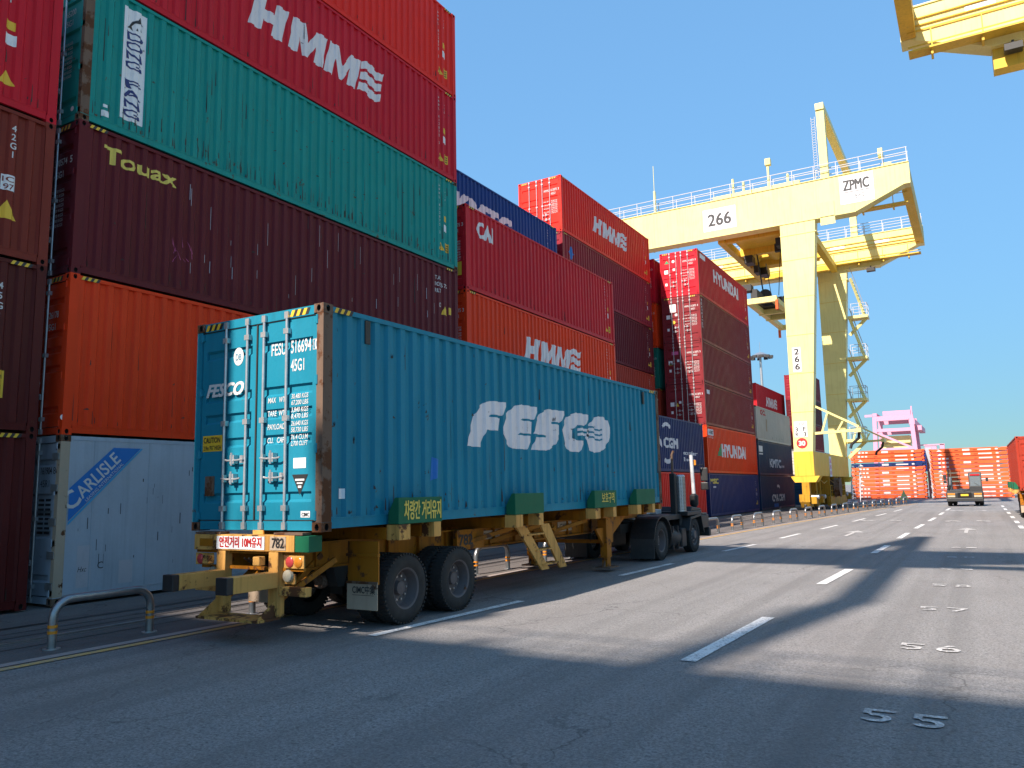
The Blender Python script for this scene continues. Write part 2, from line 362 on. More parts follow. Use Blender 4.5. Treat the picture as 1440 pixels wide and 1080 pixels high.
# ------------------------------------------------------------------ containers
CL, CW = 12.192, 2.438
POST = .17
NW = 42
PITCHC = (CL - 2 * POST) / NW
DEEP = .044
FR = (0, .36, .50, .86, 1.0)
def prof(y):
    t = ((y - POST) / PITCHC) % 1.0
    if y < POST or y > CL - POST: return 0.
    if t < .36: return 0.
    if t < .50: return DEEP * (t - .36) / .14
    if t < .86: return DEEP
    return DEEP * (1 - t) / .14
CUTS = [POST + PITCHC * (i + f) for i in range(NW) for f in FR[:4]]
WALLX = CW / 2 - .014
def side_map(u, v): return (WALLX - prof(u) + .004, u, v)
def rear_map(u, v): return (u, .022, v)
_cm = {}
def cmesh(H):
    """shared container part meshes for a height"""
    if H in _cm: return _cm[H]
    d = {}
    hw = CW / 2
    # frame
    f = MB()
    for sx in (-1, 1):
        for y0, y1 in ((.0, POST), (CL - POST, CL)):
            f.box(sx * (hw - .11), y0 + .006, .118, sx * (hw - .002), y1 - .006, H - .118)
        f.box(sx * (hw - .06), POST + .01, .035, sx * (hw - .012), CL - POST - .01, .165)          # bottom rail
        f.box(sx * (hw - .075), POST + .008, H - .085, sx * (hw - .004), CL - POST - .008, H - .022)  # top rail
        f.box(sx * (hw - .02), POST + .011, .155, sx * (hw - .006), CL - POST - .011, .172)
    f.box(-hw + .17, .008, .02, hw - .17, .11, .135); f.box(-hw + .17, .008, H - .13, hw - .17, .10, H - .01)
    f.box(-hw + .17, CL - .11, .02, hw - .17, CL - .008, .135); f.box(-hw + .17, CL - .1, H - .1, hw - .17, CL - .008, H - .01)
    d['frame'] = f
    # corrugated side wall
    w = MB(); z0, z1 = .15, H - .06
    xs = []
    for i in range(NW):
        for fr in FR[:4]: xs.append(POST + PITCHC * (i + fr))
    xs.append(CL - POST)
    pts = [(WALLX - prof(y if y < CL - POST - 1e-6 else y + 1), y) for y in xs]
    for i in range(len(pts) - 1):
        (a, b), (c, e) = pts[i], pts[i + 1]
        w.add([(a, b, z0), (c, e, z0), (c, e, z1), (a, b, z1)], [(0, 1, 2, 3)])
    d['side_wall'] = w
    r = MB(); r.box(-hw + .02, .1, H - .032, hw - .02, CL - .1, H - .016)
    for i in range(40): r.box(-hw + .12, .3 + i * .29, H - .0165, hw - .12, .42 + i * .29, H - .004)
    d['roof'] = r
    d['floor'] = MB().box(-hw + .08, .12, .06, hw - .08, CL - .12, .13)
    fw_ = MB(); n = 8; p = (CW - .3) / n
    for i in range(n):
        x = -hw + .15 + i * p
        q = [(x, 0), (x + p * .3, 0), (x + p * .5, DEEP), (x + p * .8, DEEP), (x + p, 0)]
        for k in range(4):
            fw_.add([(q[k][0], CL - .02 - q[k][1], .1), (q[k + 1][0], CL - .02 - q[k + 1][1], .1), (q[k + 1][0], CL - .02 - q[k + 1][1], H - .08), (q[k][0], CL - .02 - q[k][1], H - .08)], [(0, 1, 2, 3)])
    d['front_wall'] = fw_
    # door leaf (right half, x 0.012..hw-.105): flat margins, five pressed bands
    g = MB(); xa, xb = .014, hw - .118; z0, z1 = .15, H - .142; y = .026; D = .034
    zb = [z0]; bands = [z0 + (z1 - z0) * q for q in (.085, .37, .50, .615, .845)]
    bh = .135
    prf = [(z0, 0)]
    for b in bands: prf += [(b, 0), (b + .035, D), (b + bh - .03, D), (b + bh, 0)]
    prf.append((z1, 0))
    xi0, xi1 = xa + .085, xb - .085
    for i in range(len(prf) - 1):
        (za, da), (zc, dc) = prf[i], prf[i + 1]
        g.add([(xi0, y + da, za), (xi1, y + da, za), (xi1, y + dc, zc), (xi0, y + dc, zc)], [(0, 1, 2, 3)])
        for xs_ in ((xa, xi0), (xi1, xb)): g.add([(xs_[0], y, za), (xs_[1], y, za), (xs_[1], y, zc), (xs_[0], y, zc)], [(0, 1, 2, 3)])
    for b in bands:
        for x in (xi0, xi1): g.add([(x, y, b), (x, y + D, b + .035), (x, y + D, b + bh - .03), (x, y, b + bh)], [(0, 1, 2, 3)])
    g.box(xa, y + .05, z0, xb, y + .06, z1); g.box(xa, y + .001, z0, xa + .01, y + .05, z1); g.box(xb - .01, y + .001, z0, xb, y + .05, z1)
    d['door'] = g
    d['hinge'] = MB().box(hw - .15, .004, -.045, hw - .02, .024, .045).cyl((hw - .108, .006, -.06), (hw - .108, .006, .06), .018, 8)
    sl = MB(); sl.box(-.012, .012, .15, .012, .024, H - .142); sl.box(-hw + .11, .016, H - .141, hw - .11, .027, H - .131); sl.box(-hw + .11, .016, .137, hw - .11, .027, .149)
    for s_ in (-1, 1): sl.box(s_ * (hw - .117), .03, .14, s_ * (hw - .1105), .05, H - .14)
    d['door_seal'] = sl
    b = MB(); b.tube([(0, -.012, .06), (0, -.012, H - .07)], .019, 10)
    for z in (.075, H - .085): b.box(-.034, -.03, z - .045, .034, .006, z + .045)
    for z in (.30, H * .5, H - .30): b.box(-.045, -.034, z - .035, .045, .024, z + .035)
    d['locking_bar'] = b
    h = MB(); h.tube([(0, -.045, 0), (.12, -.05, -.012), (.30, -.05, -.012), (.36, -.04, 0)], .013, 6); h.box(.17, -.055, -.055, .25, .022, .06); h.box(.02, -.05, -.05, .06, .0, .05); h.tube([(.21, -.06, -.08), (.21, -.06, .09)], .014, 6)
    d['door_handle'] = h
    out = {}
    for k, q in d.items(): out[k] = q.mesh('container_' + k, M['red'], smooth=(k in ('locking_bar', 'door_handle')))
    # stripes
    st = MB(); ins = []
    for i in range(6):
        st.cur = i % 2; x = i * .055
        st.add([(x, 0, 0), (x + .055, 0, 0), (x + .095, 0, .085), (x + .04, 0, .085)], [(0, 1, 2, 3)])
    out['stripe'] = st.mesh('container_stripe', [M['sticker_y'], M['ink_black']])
    _cm[H] = out
    return out
def casting_mesh():
    c = MB(); X, Y, Z = .162, .178, .118
    # solid box minus nothing, oval plates proud of it read as the dark openings, set into a rim
    v = [(-X,0,0),(0,0,0),(0,Y,0),(-X,Y,0),(-X,0,Z),(0,0,Z),(0,Y,Z),(-X,Y,Z)]
    c.add(v, [(0,3,2,1),(4,5,6,7),(2,3,7,6),(3,0,4,7)])
    def holed(P, w, h, cw, ch):
        n = 16; o, i_, dp = [], [], []
        for k in range(n):
            a = 2 * PI * k / n; ca, sa = math.cos(a), math.sin(a); s_ = max(abs(ca), abs(sa))
            o.append(P(w / 2 + ca / s_ * w / 2, h / 2 + sa / s_ * h / 2, 0)); i_.append(P(w / 2 + ca * cw, h / 2 + sa * ch, 0)); dp.append(P(w / 2 + ca * cw, h / 2 + sa * ch, .05))
        c.cur = 0; c.add(o + i_, [(k, (k + 1) % n, n + (k + 1) % n, n + k) for k in range(n)])
        c.cur = 1; c.add(i_ + dp, [(k, (k + 1) % n, n + (k + 1) % n, n + k) for k in range(n)]); c.add(dp, [tuple(range(n))]); c.cur = 0
    holed(lambda a, b, d: (-X + a, d, b), X, Z, .034, .044)
    holed(lambda a, b, d: (-d, a, b), Y, Z, .034, .044)
    return c.mesh('container_corner_casting', [M['red'], M['hole']])
CAST = casting_mesh()
CONT = []
def container(label, X, Y, Z, H, col, group='stacked shipping containers', frame=None, cast=None, stripes=True, detail=True, doors=True, name='shipping_container', reefer=False):
    """X = world x of the right-hand face, Y = world y of the rear end"""
    R = empty(name, (X - CW / 2, Y, Z), label, 'container', group)
    mm = cmesh(H); mat = M[col]; fm = M[frame] if frame else mat; cm_ = M[cast] if cast else fm
    link('frame', mm['frame'], R, fm); link('roof', mm['roof'], R, mat); link('floor', mm['floor'], R, M['dark'])
    if not reefer:
        a = link('side_wall', mm['side_wall'], R, mat)
        b = link('side_wall', mm['side_wall'], R, mat); b.scale.x = -1
    link('front_wall', mm['front_wall'], R, mat)
    for sx in (1, -1):
        for ey in (0, 1):
            for ez in (0, 1):
                o = link('corner_casting', CAST, R, cm_); o.location = (sx * CW / 2, CL if ey else 0, H if ez else 0); o.scale = (sx, -1 if ey else 1, -1 if ez else 1)
    if doors:
        for sx in (1, -1):
            dr = link('door', mm['door'], R, mat); dr.scale.x = sx
            for q in (.07, .36, .66, .93): link('hinge', mm['hinge'], dr, mat).location.z = H * q
            if detail:
                for xb in (.16, .585):
                    q = link('locking_bar', mm['locking_bar'], dr, M['bar']); q.location.x = xb
                    hd = link('door_handle', mm['door_handle'], dr, M['bar']); hd.location = (xb, 0, .70 + (.25 if xb < .5 else .0)); hd.scale.x = 1 if xb < .5 else -1
        link('door_seal', mm['door_seal'], R, M['seal'])
    if stripes and H > 2.7:
        for sx in (1, -1):
            o = bpy.data.objects.new('hazard_stripe', mm['stripe']); COL.objects.link(o); o.parent = R; o.location = (sx * (CW / 2 - .18) - (.42 if sx > 0 else 0), .0045, H - .115)
        o = bpy.data.objects.new('hazard_stripe', mm['stripe']); COL.objects.link(o); o.parent = R; o.location = (CW / 2 - .0005, .2, H - .093); o.rotation_euler.z = PI / 2; o.scale.z = .8
        o = bpy.data.objects.new('hazard_stripe', mm['stripe']); COL.objects.link(o); o.parent = R; o.location = (CW / 2 - .0005, CL - .6, H - .093); o.rotation_euler.z = PI / 2; o.scale.z = .8
    CONT.append(R); return R
def side_ink(R, ink, mat, name='lettering'): return ink.wrap(name, M[mat], R, side_map, CUTS)
def rear_ink(R, ink, mat, name='lettering'): return ink.wrap(name, M[mat], R, rear_map, None, (0, -1, 0))
def far_marks(R, H, code='HMMU 612875 3', size='45G1', tri=True):
    k = Ink(); k.column(code.replace(' ', ' '), CL - .93, H - .42, .085, .125, bold=.01); k.column(size, CL - .62, H - .55, .085, .125, bold=.01); side_ink(R, k, 'ink_white')
    y = Ink(); y.poly([(CL - .98, .48), (CL - .70, .48), (CL - .84, .74)]); y.rect(CL - .66, .46, CL - .46, .74); y.rect(CL - .70, 1.42, CL - .55, 1.6); side_ink(R, y, 'sticker_y', 'warning_sticker')
    k2 = Ink(); k2.text('!', CL - .855, .52, .15, bold=.02); 
    for i in range(3): k2.rect(CL - .64, .51 + i * .075, CL - .48, .54 + i * .075)
    o = k2.wrap('warning_print', M['ink_black'], R, lambda u, v: (WALLX - prof(u) + .007, u, v), CUTS)
    w = Ink(); w.rect(CL - .72, 1.1, CL - .54, 1.32); side_ink(R, w, 'sticker_w', 'placard')
def rear_marks(R, H, owner='HMMU 612875 3', size='45G1', logo=None):
    k = Ink(); p = owner.split(' ')
    k.text(p[0], .24, H - .74, .115, .30, bold=.012); k.text(p[1], .63, H - .74, .115, .34, bold=.012); k.text(p[2], 1.03, H - .74, .115, bold=.012); k.text(size, .63, H - .93, .115, .26, bold=.012)
    for i, (a, b) in enumerate((('MAX. WT.', '30,480 KGS'), ('', '67,200 LBS'), ('TARE WT.', '3,840 KGS'), ('', '8,470 LBS'), ('PAYLOAD', '26,640 KGS'), ('', '58,730 LBS'), ('CU. CAP.', '76.4 CU.M'), ('', '2,700 CU.FT'))):
        z = H - 1.28 - i * .083 - (i // 2) * .015
        if a: k.text(a, .22, z, .058, .30, bold=.008)
        k.text(b, .64, z, .058, .34, bold=.008)
    if logo: k.text(logo, -1.03, H - .95, .15, .62, bold=.02, shear=.25)
    return rear_ink(R, k, 'ink_white')
def hmm_logo(R, s0=3.78, z0=1.06, L=4.8, h=.95):
    k = Ink(); sx = L / 4.8; sz = h / .95; sl = .22
    def P(pts): k.outline([(s0 + (x + sl * y) * sx, z0 + y * sz) for x, y in pts])
    H_ = [(0,0),(.36,0),(.36,.30),(.66,.30),(.66,0),(1.02,0),(1.02,.9),(.66,.9),(.66,.60),(.36,.60),(.36,.9),(0,.9)]
    P(H_)
    M_ = [(0,0),(.30,0),(.30,.50),(.50,.02),(.66,.02),(.86,.50),(.86,0),(1.18,0),(1.18,.9),(.80,.9),(.59,.42),(.38,.9),(0,.9)]
    P([(x + 1.20, y) for x, y in M_]); P([(x + 2.46, y) for x, y in M_])
    for i, z in enumerate((.02, .36, .70)):
        n = 12; up_, lo = [], []
        for j in range(n + 1):
            t = j / n; wv = .07 * math.sin(2 * PI * t) + .05 * t
            lo.append((3.70 + t * .92, z + wv)); up_.append((3.70 + t * .92, z + .24 + wv))
        P(lo + up_[::-1])
    return side_ink(R, k, 'ink_logo', 'logo')
def weather(R, H, n=70, low=.6, seed=1, mat='grime', long=.5):
    r = random.Random(seed); k = Ink()
    for i in range(n):
        u = POST + PITCHC * (r.randrange(NW) + r.choice((.02, .34, .45, .52, .88))) + r.uniform(-.012, .012)
        if r.random() < low: v = .17 + abs(r.gauss(0, .06)); hh_ = abs(r.gauss(.08, .16)) + .02
        else: hh_ = abs(r.gauss(.15, long)); v = max(.2, r.uniform(.4, H - .1) - hh_)
        w_ = r.uniform(.006, .022); hh_ = min(hh_, H - .1 - v); k.poly([(u, v), (u + w_, v + r.uniform(-.01, .02)), (u + w_ * .8, v + hh_ * r.uniform(.6, 1)), (u + w_ * .3, v + hh_)])
    for i in range(n // 5):
        u, v = r.uniform(.3, 11.8), r.uniform(.25, H - .2); k.poly([(u, v), (u + r.uniform(.02, .09), v + r.uniform(-.01, .01)), (u + r.uniform(.01, .06), v + r.uniform(.02, .05))])
    return side_ink(R, k, mat, 'rust_stain')
HC, ST = 2.896, 2.591

# ------------------------------------------------------------------ ground
def structure(o): o['kind'] = 'structure'; return o
def sheet(name, pts, z, mat):
    return structure(MB().add([(x, y, z) for x, y in pts], [tuple(range(len(pts)))]).build(name, mat))
sheet('ground', [(-3000, -3000), (3000, -3000), (3000, 3000), (-3000, 3000)], -.006, M['asphalt'])
def edge_x(y): t = max(0, y - 5.6); return -9.30 + .020 * t + .00058 * t * t
ys = [-20, 0, 5, 10, 15, 20, 25, 30, 35, 40, 45, 50, 55, 60, 65, 70, 75, 78]
def strip(name, d0, d1, z, mat, a=0, b=None):
    mb = MB(); q = ys[a:b]
    for i in range(len(q) - 1):
        y0, y1 = q[i], q[i + 1]
        mb.add([(edge_x(y0) + d0, y0, z), (edge_x(y0) + d1, y0, z), (edge_x(y1) + d1, y1, z), (edge_x(y1) + d0, y1, z)], [(0, 1, 2, 3)])
    return structure(mb.build(name, mat))
strip('yard_apron', -60, -.27, .0, M['concrete'])
strip('kerb_strip', -.24, -.06, .004, M['mark_p']); strip('yellow_edge_line', .0, .14, .004, M['mark_y'])
g = MB()
for x, w in ((-10.84, .075), (-10.70, .03)): g.box(x, -20, .001, x + w, 140, .022 if w > .05 else .008)
structure(g.build('crane_rail', M['rail']))
g = MB().add([(-12.12, -20, .004), (-11.98, -20, .004), (-11.98, 140, .004), (-12.12, 140, .004)], [(0, 1, 2, 3)])
structure(g.build('cable_trench', M['dark']))
g = MB()
for x in (-11.55, -11.2, -10.35): g.add([(x, -20, .004), (x + .03, -20, .004), (x + .03, 140, .004), (x, 140, .004)], [(0, 1, 2, 3)])
structure(g.build('apron_joint', M['hole']))
def dashes(name, segs, w, mat):
    mb = MB()
    for (xa, ya), (xb, yb) in segs:
        d = Vector((xb - xa, yb - ya, 0)).normalized(); n = Vector((d.y, -d.x, 0)) * w / 2; a, b = Vector((xa, ya, .004)), Vector((xb, yb, .004))
        mb.add([a - n, a + n, b + n, b - n], [(0, 1, 2, 3)])
    return structure(mb.build(name, mat))
dashes('lane_dashes', [((-6.86, 8.0), (-6.66, 11.5)), ((-6.62, 15.6), (-6.5, 18.5)), ((-6.36, 22.4), (-6.16, 25.3)), ((-6.05, 28.4), (-5.95, 31.2)), ((-5.74, 34.6), (-5.6, 38)), ((-5.45, 41.8), (-5.3, 45.4)), ((-5.15, 49), (-5.0, 53)), ((-4.9, 57), (-4.75, 61))], .15, M['mark'])
dashes('centre_dashes', [((-2.78, 8.25), (-2.66, 11.4)), ((-2.64, 15.5), (-2.54, 18.4)), ((-2.53, 22.8), (-2.46, 25.8)), ((-2.42, 29), (-2.38, 32.3)), ((-2.33, 35.5), (-2.25, 39)), ((-2.18, 42.5), (-2.1, 46.5)), ((-2.05, 50.5), (-2.0, 54.5)), ((-1.95, 58.5), (-1.9, 63))], .17, M['mark'])
dashes('right_lane_dashes', [((1.28, 36), (1.29, 38.2)), ((1.3, 40.5), (1.3, 42.8)), ((1.31, 46), (1.31, 48.5)), ((1.32, 52), (1.32, 55)), ((1.33, 59), (1.33, 62)), ((1.34, 66), (1.34, 69.5))], .17, M['mark'])
def ground_ink(name, ink, mat, x, y, sx=1, sy_=1):
    return structure(ink.wrap(name, M[mat], None, lambda u, v: (x + u * sx, y + v * sy_, .004), None, (0, 0, .15)))
for i, (n, x, y) in enumerate((('5 5', -.66, 6.80), ('5 6', -.62, 9.84), ('5 7', -.60, 12.9), ('5 8', -.58, 15.9), ('5 9', -.56, 18.9), ('6 0', -.54, 22.0), ('6 1', -.52, 25.2))):
    k = Ink()
    for j, ch in enumerate(n.split(' ')):
        u = -.31 + j * .36
        if ch == '5': k.rect(u + .02, .30, u + .25, .36).rect(u + .02, .215, u + .08, .30).arc(u + .12, .115, .055, .115, -2.6, 2.15)
        elif ch == '6': k.arc(u + .13, .12, .06, .12, 0, 2 * PI, 18).poly([(u + .018, .172), (u + .058, .224), (u + .20, .36), (u + .12, .36)])
        elif ch == '7': k.rect(u, .30, u + .26, .36).poly([(u + .19, .298), (u + .26, .298), (u + .13, 0), (u + .06, 0)])
        else: k.text(ch, u + .02, 0, .36, .24)
    ground_ink('bay_number', k, 'mark_worn', x, y)
for n, x, y, s in (('6 5', -4.3, 42.5, 1.4), ('6 5', -.6, 42.0, 1.4), ('8 4', -.7, 57.5, 1.6)):
    ground_ink('bay_number', Ink().text(n, 0, 0, 1.1, 1.9 * s / 1.4, align='c', bold=.02), 'mark_worn', x, y)
for x, y in ((-4.2, 30.0), (-.55, 32.5)):
    ground_ink('lane_arrow', Ink().poly([(-.06, 0), (.06, 0), (.06, 2.4), (-.06, 2.4)]).poly([(-.36, 2.3), (.36, 2.3), (0, 3.6)]), 'mark_worn', x, y)

# ------------------------------------------------------------------ container stacks
XF, XR = -13.80, -16.63
def stack_label(col, what): return col + ' ' + what
# bay nearest the camera, cut by the left edge of the frame
Y0 = -4.88
c = container('dark brown container at ground level, next to the doors of the white refrigerated container', -13.6, Y0, .03, HC, 'dark_maroon')
k = Ink().column('45G1', CL - .62, 2.3, .1, .15, bold=.01); side_ink(c, k, 'ink_white'); side_ink(c, Ink().rect(CL - 1.0, 1.35, CL - .72, 1.55), 'sticker_y', 'sticker'); side_ink(c, Ink().rect(CL - 1.0, 1.8, CL - .72, 2.0), 'sticker_w', 'placard')
side_ink(c, Ink().text('T', CL - .98, .95, .2, rot=-PI/2, bold=.02).text('OUS', CL - .98, .75, .16, rot=-PI/2, bold=.02), 'ink_white', 'lettering')
c = container('dark red-brown container with a square yellow caution sticker, one above the ground-level dark brown one', -13.6, Y0, .03 + HC, HC, 'dark_maroon')
k = Ink().column('45G1', CL - .72, 2.35, .11, .17, bold=.015); side_ink(c, k, 'ink_white')
side_ink(c, Ink().rect(CL - .84, 1.42, CL - .70, 1.60).rect(CL - .98, .55, CL - .56, 1.0), 'sticker_y', 'warning_sticker')
side_ink(c, Ink().rect(CL - .85, 1.12, CL - .68, 1.32), 'sticker_w', 'placard')
Ink().text('CAUTION', CL - .96, .86, .07, .36, bold=.02).text('9\'6"', CL - .86, .74, .08, .18, bold=.02).text('HIGH', CL - .88, .60, .08, .24, bold=.02).wrap('warning_print', M['ink_black'], c, lambda u, v: (WALLX - prof(u) + .007, u, v), CUTS)
c = container('brown container with tall white code columns and a yellow triangle, under the crimson one', -13.6, Y0, .03 + 2 * HC, ST, 'brown')
k = Ink().column('TCLU 417832', CL - 1.20, 2.22, .095, .13, bold=.015).column('42G1', CL - .68, 2.20, .11, .155, bold=.015).text('3', CL - 1.20, .66, .1, align='c', bold=.015)
side_ink(c, k, 'ink_white')
side_ink(c, Ink().arc(CL - 1.20, .71, .09, .105, PI/4, PI*2.25, 4), 'ink_white', 'check_box'); side_ink(c, Ink().rect(CL - .82, 1.15, CL - .60, 1.42), 'sticker_w', 'placard')
Ink().text('IC', CL - .80, 1.30, .09, .17, bold=.01).text('97', CL - .78, 1.17, .09, .15, bold=.01).wrap('placard_print', M['brown'], c, lambda u, v: (WALLX - prof(u) + .007, u, v), CUTS)
side_ink(c, Ink().poly([(CL - .90, .66), (CL - .54, .66), (CL - .72, .98)]), 'sticker_y', 'warning_sticker')
c = container('crimson container topmost of the stack cut by the frame, beside the teal-green doors', -13.6, Y0, .03 + 2 * HC + ST, HC, 'crimson')
k = Ink().column('443660', CL - 1.22, 2.05, .095, .15, bold=.015).text('6', CL - 1.22, 1.06, .095, align='c', bold=.015).column('G1', CL - .86, 2.05, .1, .15, bold=.015)
side_ink(c, k, 'ink_white'); side_ink(c, Ink().rect(CL - .92, 1.40, CL - .76, 1.56).rect(CL - 1.35, .40, CL - 1.10, .66).poly([(CL - 1.00, .40), (CL - .72, .40), (CL - .86, .66)]), 'sticker_y', 'warning_sticker'); side_ink(c, Ink().rect(CL - .92, 1.12, CL - .74, 1.32), 'sticker_w', 'placard')

# second bay : the high stack behind the lorry
YB, XB = 7.72, -13.60
c = container('white refrigerated container with a slanting blue band, at ground level behind the lorry', XB, YB, .03, HC, 'white', reefer=True, stripes=False, frame='white', cast='tarnish')
w = MB(); w.box(CW / 2 - .05, POST, .16, CW / 2 - .012, CL - POST, HC - .06)
for i in range(11): w.box(CW / 2 - .02, .62 + i * 1.09, .18, CW / 2 - .006, .645 + i * 1.09, HC - .09)
w.build('side_panel', M['white'], c); MB().box(-CW / 2 + .012, POST, .16, -CW / 2 + .05, CL - POST, HC - .06).build('side_panel', M['white'], c)
fm = lambda d: (lambda u, v: (CW / 2 - .012 + d, u, v))
MB().box(CW / 2 - .1, .004, .13, CW / 2 - .0005, POST, HC - .12).build('rusty_corner_post', M['cream_post'], c)
for z in (.32, .84, 1.40, 1.98, 2.52): MB().box(CW / 2 - .22, -.012, z - .06, CW / 2 - .02, .03, z + .06).build('hinge', M['galv'], c)
Ink().poly([(.20, 1.40), (1.52, 2.70), (.98, 2.70), (.20, 1.97)]).wrap('blue_band', M['ink_blue'], c, fm(.008))
Ink().poly([(.20, 1.38), (.20, 1.33), (1.57, 2.70), (1.53, 2.70)]).wrap('band_edge', M['cyan_line'], c, fm(.008))
k = Ink().text('C', .24, 1.56, .30, rot=PI / 4, bold=.02).text('ARLISLE', .44, 1.78, .22, .98, rot=PI / 4, bold=.015); k.text('LEASING INTERNATIONAL', .52, 1.73, .055, .95, rot=PI / 4)
k.wrap('lettering', M['ink_white'], c, fm(.010))
Ink().rect(.40, .25, .66, .97).wrap('pale_patch', M['pale'], c, fm(.002)); Ink().rect(1.19, .25, 1.46, .66).wrap('pale_patch', M['pale'], c, fm(.002))
k = Ink().text('C', .78, .55, .12).text('Hxc', .42, .52, .09, .16, shear=.3)
for i in range(26):
    u, v = random.uniform(.25, 4), random.uniform(.4, 2.3); k.rect(u, v, u + random.uniform(.005, .02), v + random.uniform(.03, .22))
k.wrap('scuff_mark', M['ink_black'], c, fm(.003))
k = Ink().text('161904', .62, 2.22, .12, .34, bold=.01).text('8', 1.0, 2.22, .12).text('45R1', .62, 2.0, .12, .28)
for i in range(8): k.rect(.60, 1.75 - i * .08, .78, 1.79 - i * .08); k.rect(.82, 1.75 - i * .08, .98, 1.79 - i * .08)
rear_ink(c, k, 'ink_black')
c = container('orange container directly on the white refrigerated one, partly behind the blue lorry container', XB, YB, .03 + HC, HC, 'orange')
rear_ink(c, Ink().text('626178', .52, 2.12, .12, .36, bold=.01).text('45G1', .52, 1.9, .12, .28, bold=.01), 'ink_white'); far_marks(c, HC)
side_ink(c, Ink().disc(.02, .3, .05), 'sticker_w', 'placard')
c = container('maroon container with small yellow lettering near its door end', XB, YB, .03 + 2 * HC, HC, 'maroon')
k = Ink().text('T', .52, 2.27, .32, .34, heavy=.018).text('ouax', .86, 2.27, .29, 1.22, heavy=.012); side_ink(c, k, 'ink_yellow', 'logo')
k = Ink()
for i in range(34):
    u = random.uniform(2.2, 11); v = random.uniform(.5, 2.2); k.rect(u, v, u + .008, v + random.uniform(.1, .55))
side_ink(c, k, 'pale', 'scratch'); k = Ink()
for i in range(14):
    u, v = random.uniform(2.0, 2.5), random.uniform(.7, 1.1); k.poly([(u, v), (u + .01, v), (u + random.uniform(-.1, .1), v + random.uniform(.05, .25))])
side_ink(c, k, 'magenta', 'scratch')
k = Ink().text('TAS', 11.05, 2.40, .12, .28, bold=.01).text('105575', 11.05, 2.2, .12, .6, bold=.01).text('RLT', 11.05, 2.0, .12, .26, bold=.01).text('0', 11.2, 1.55, .14); side_ink(c, k, 'ink_white')
side_ink(c, Ink().poly([(11.35, 1.35), (11.65, 1.35), (11.5, 1.62)]).rect(11.72, 1.4, 11.82, 1.62), 'sticker_y', 'warning_sticker')
k = Ink().text('300574', .46, 2.12, .13, .40, bold=.01).text('5', .95, 2.12, .13, bold=.01).text('45G1', .46, 1.88, .13, .30, bold=.01)
for i in range(8): k.text('30480 KGS', .42, 1.60 - i * .095, .06, .40)
rear_ink(c, k, 'ink_white')
c = container('teal-green container with an upright white dolphin banner and rust streaks', XB, YB, .03 + 3 * HC, HC, 'teal_green', frame='teal_green', cast='tarnish')
MB().box(CW / 2 - .1, .004, .13, CW / 2 - .0005, POST, HC - .12).build('rusty_corner_post', M['tarnish'], c)
side_ink(c, Ink().poly([(.77, .36), (1.27, .36), (1.27, 2.68), (.77, 2.68)]), 'sticker_w', 'banner')
k = Ink()
for i, ch in enumerate('DONG FANG'):
    if ch != ' ': k.text(ch, 1.02, 2.04 - i * .20, .16, .36, align='c', heavy=.007, shear=-.1)
k.wrap('banner_lettering', M['ink_navy'], c, lambda u, v: (WALLX - prof(u) + .008, u, v), CUTS)
d = Ink(); d.outline([(.90, 2.32), (.96, 2.44), (1.06, 2.50), (1.10, 2.58), (1.12, 2.50), (1.20, 2.44), (1.12, 2.45), (1.00, 2.41), (.95, 2.33), (.98, 2.25), (.90, 2.28), (.85, 2.26)])
d.poly([(1.12, 2.30), (1.14, 2.38), (1.17, 2.31)]).poly([(1.02, 2.27), (1.05, 2.33), (1.07, 2.27)])
d.wrap('leaping_dolphin', M['ink_black'], c, lambda u, v: (WALLX - prof(u) + .008, u, v), CUTS)
k = Ink()
for i in range(NW):
    for j in range(random.choice((1, 2, 2, 3))):
        u = POST + PITCHC * (i + .28) + random.uniform(-.02, .05); v = .17 + abs(random.gauss(0, .18)); k.poly([(u, v), (u + random.uniform(.01, .035), v), (u + random.uniform(.01, .03), v + random.uniform(.06, .26)), (u, v + random.uniform(.05, .3))])
side_ink(c, k, 'grime', 'rust_stain'); weather(c, HC, 150, .85, 77); far_marks(c, HC); side_ink(c, Ink().rect(.42, .24, .56, .36).rect(.44, .42, .52, .48), 'sticker_w', 'placard')
k = Ink().text('665200', .5, 2.2, .12, .36).text('45G1', .5, 2.0, .12, .28)
for i in range(8): k.text('30480 KGS', .42, 1.60 - i * .095, .06, .40)
rear_ink(c, k, 'ink_white'); rear_ink(c, Ink().disc(.92, .28, .05), 'sticker_w', 'placard')
c = container('crimson container with big white letters and wavy flag, directly on the teal-green one', XB, YB, .03 + 4 * HC, HC, 'crimson'); hmm_logo(c); far_marks(c, HC); rear_marks(c, HC)
c = container('bright red container topmost of the tall stack behind the lorry', XB, YB, .03 + 5 * HC, HC, 'bright_red'); far_marks(c, HC)

# third bay
Yc = 20.70
z = [0, ST, ST + HC, ST + 2 * HC]
c = container('maroon container at ground level behind the lorry chassis', XF, Yc, 0, ST, 'dark_maroon')
c = container('navy container on the ground-level maroon one, behind the blue lorry container', XF, Yc, z[1] - .03, HC, 'navy')
c = container('orange-red container whose white letters are cut off by the blue lorry container', XF, Yc, z[2] - .03, HC, 'orange'); hmm_logo(c); far_marks(c, HC); rear_marks(c, HC)
c = container('red container with three thin white letters near its door end, middle of the picture', XF, Yc, z[3] - .03, HC, 'red'); side_ink(c, Ink().text('CAI', .74, 1.98, .52, 1.0, heavy=.035), 'ink_logo', 'logo'); far_marks(c, HC); rear_marks(c, HC); rear_ink(c, Ink().rect(.8, .5, 1.02, .95), 'sticker_y', 'warning_sticker')
c = container('royal blue container peeping over the red one with three thin letters', XR, Yc, 11.52, HC, 'royal'); side_ink(c, Ink().text('KMTC', 3.6, 1.0, .98, 4.3, heavy=.08), 'ink_logo', 'logo'); far_marks(c, HC)
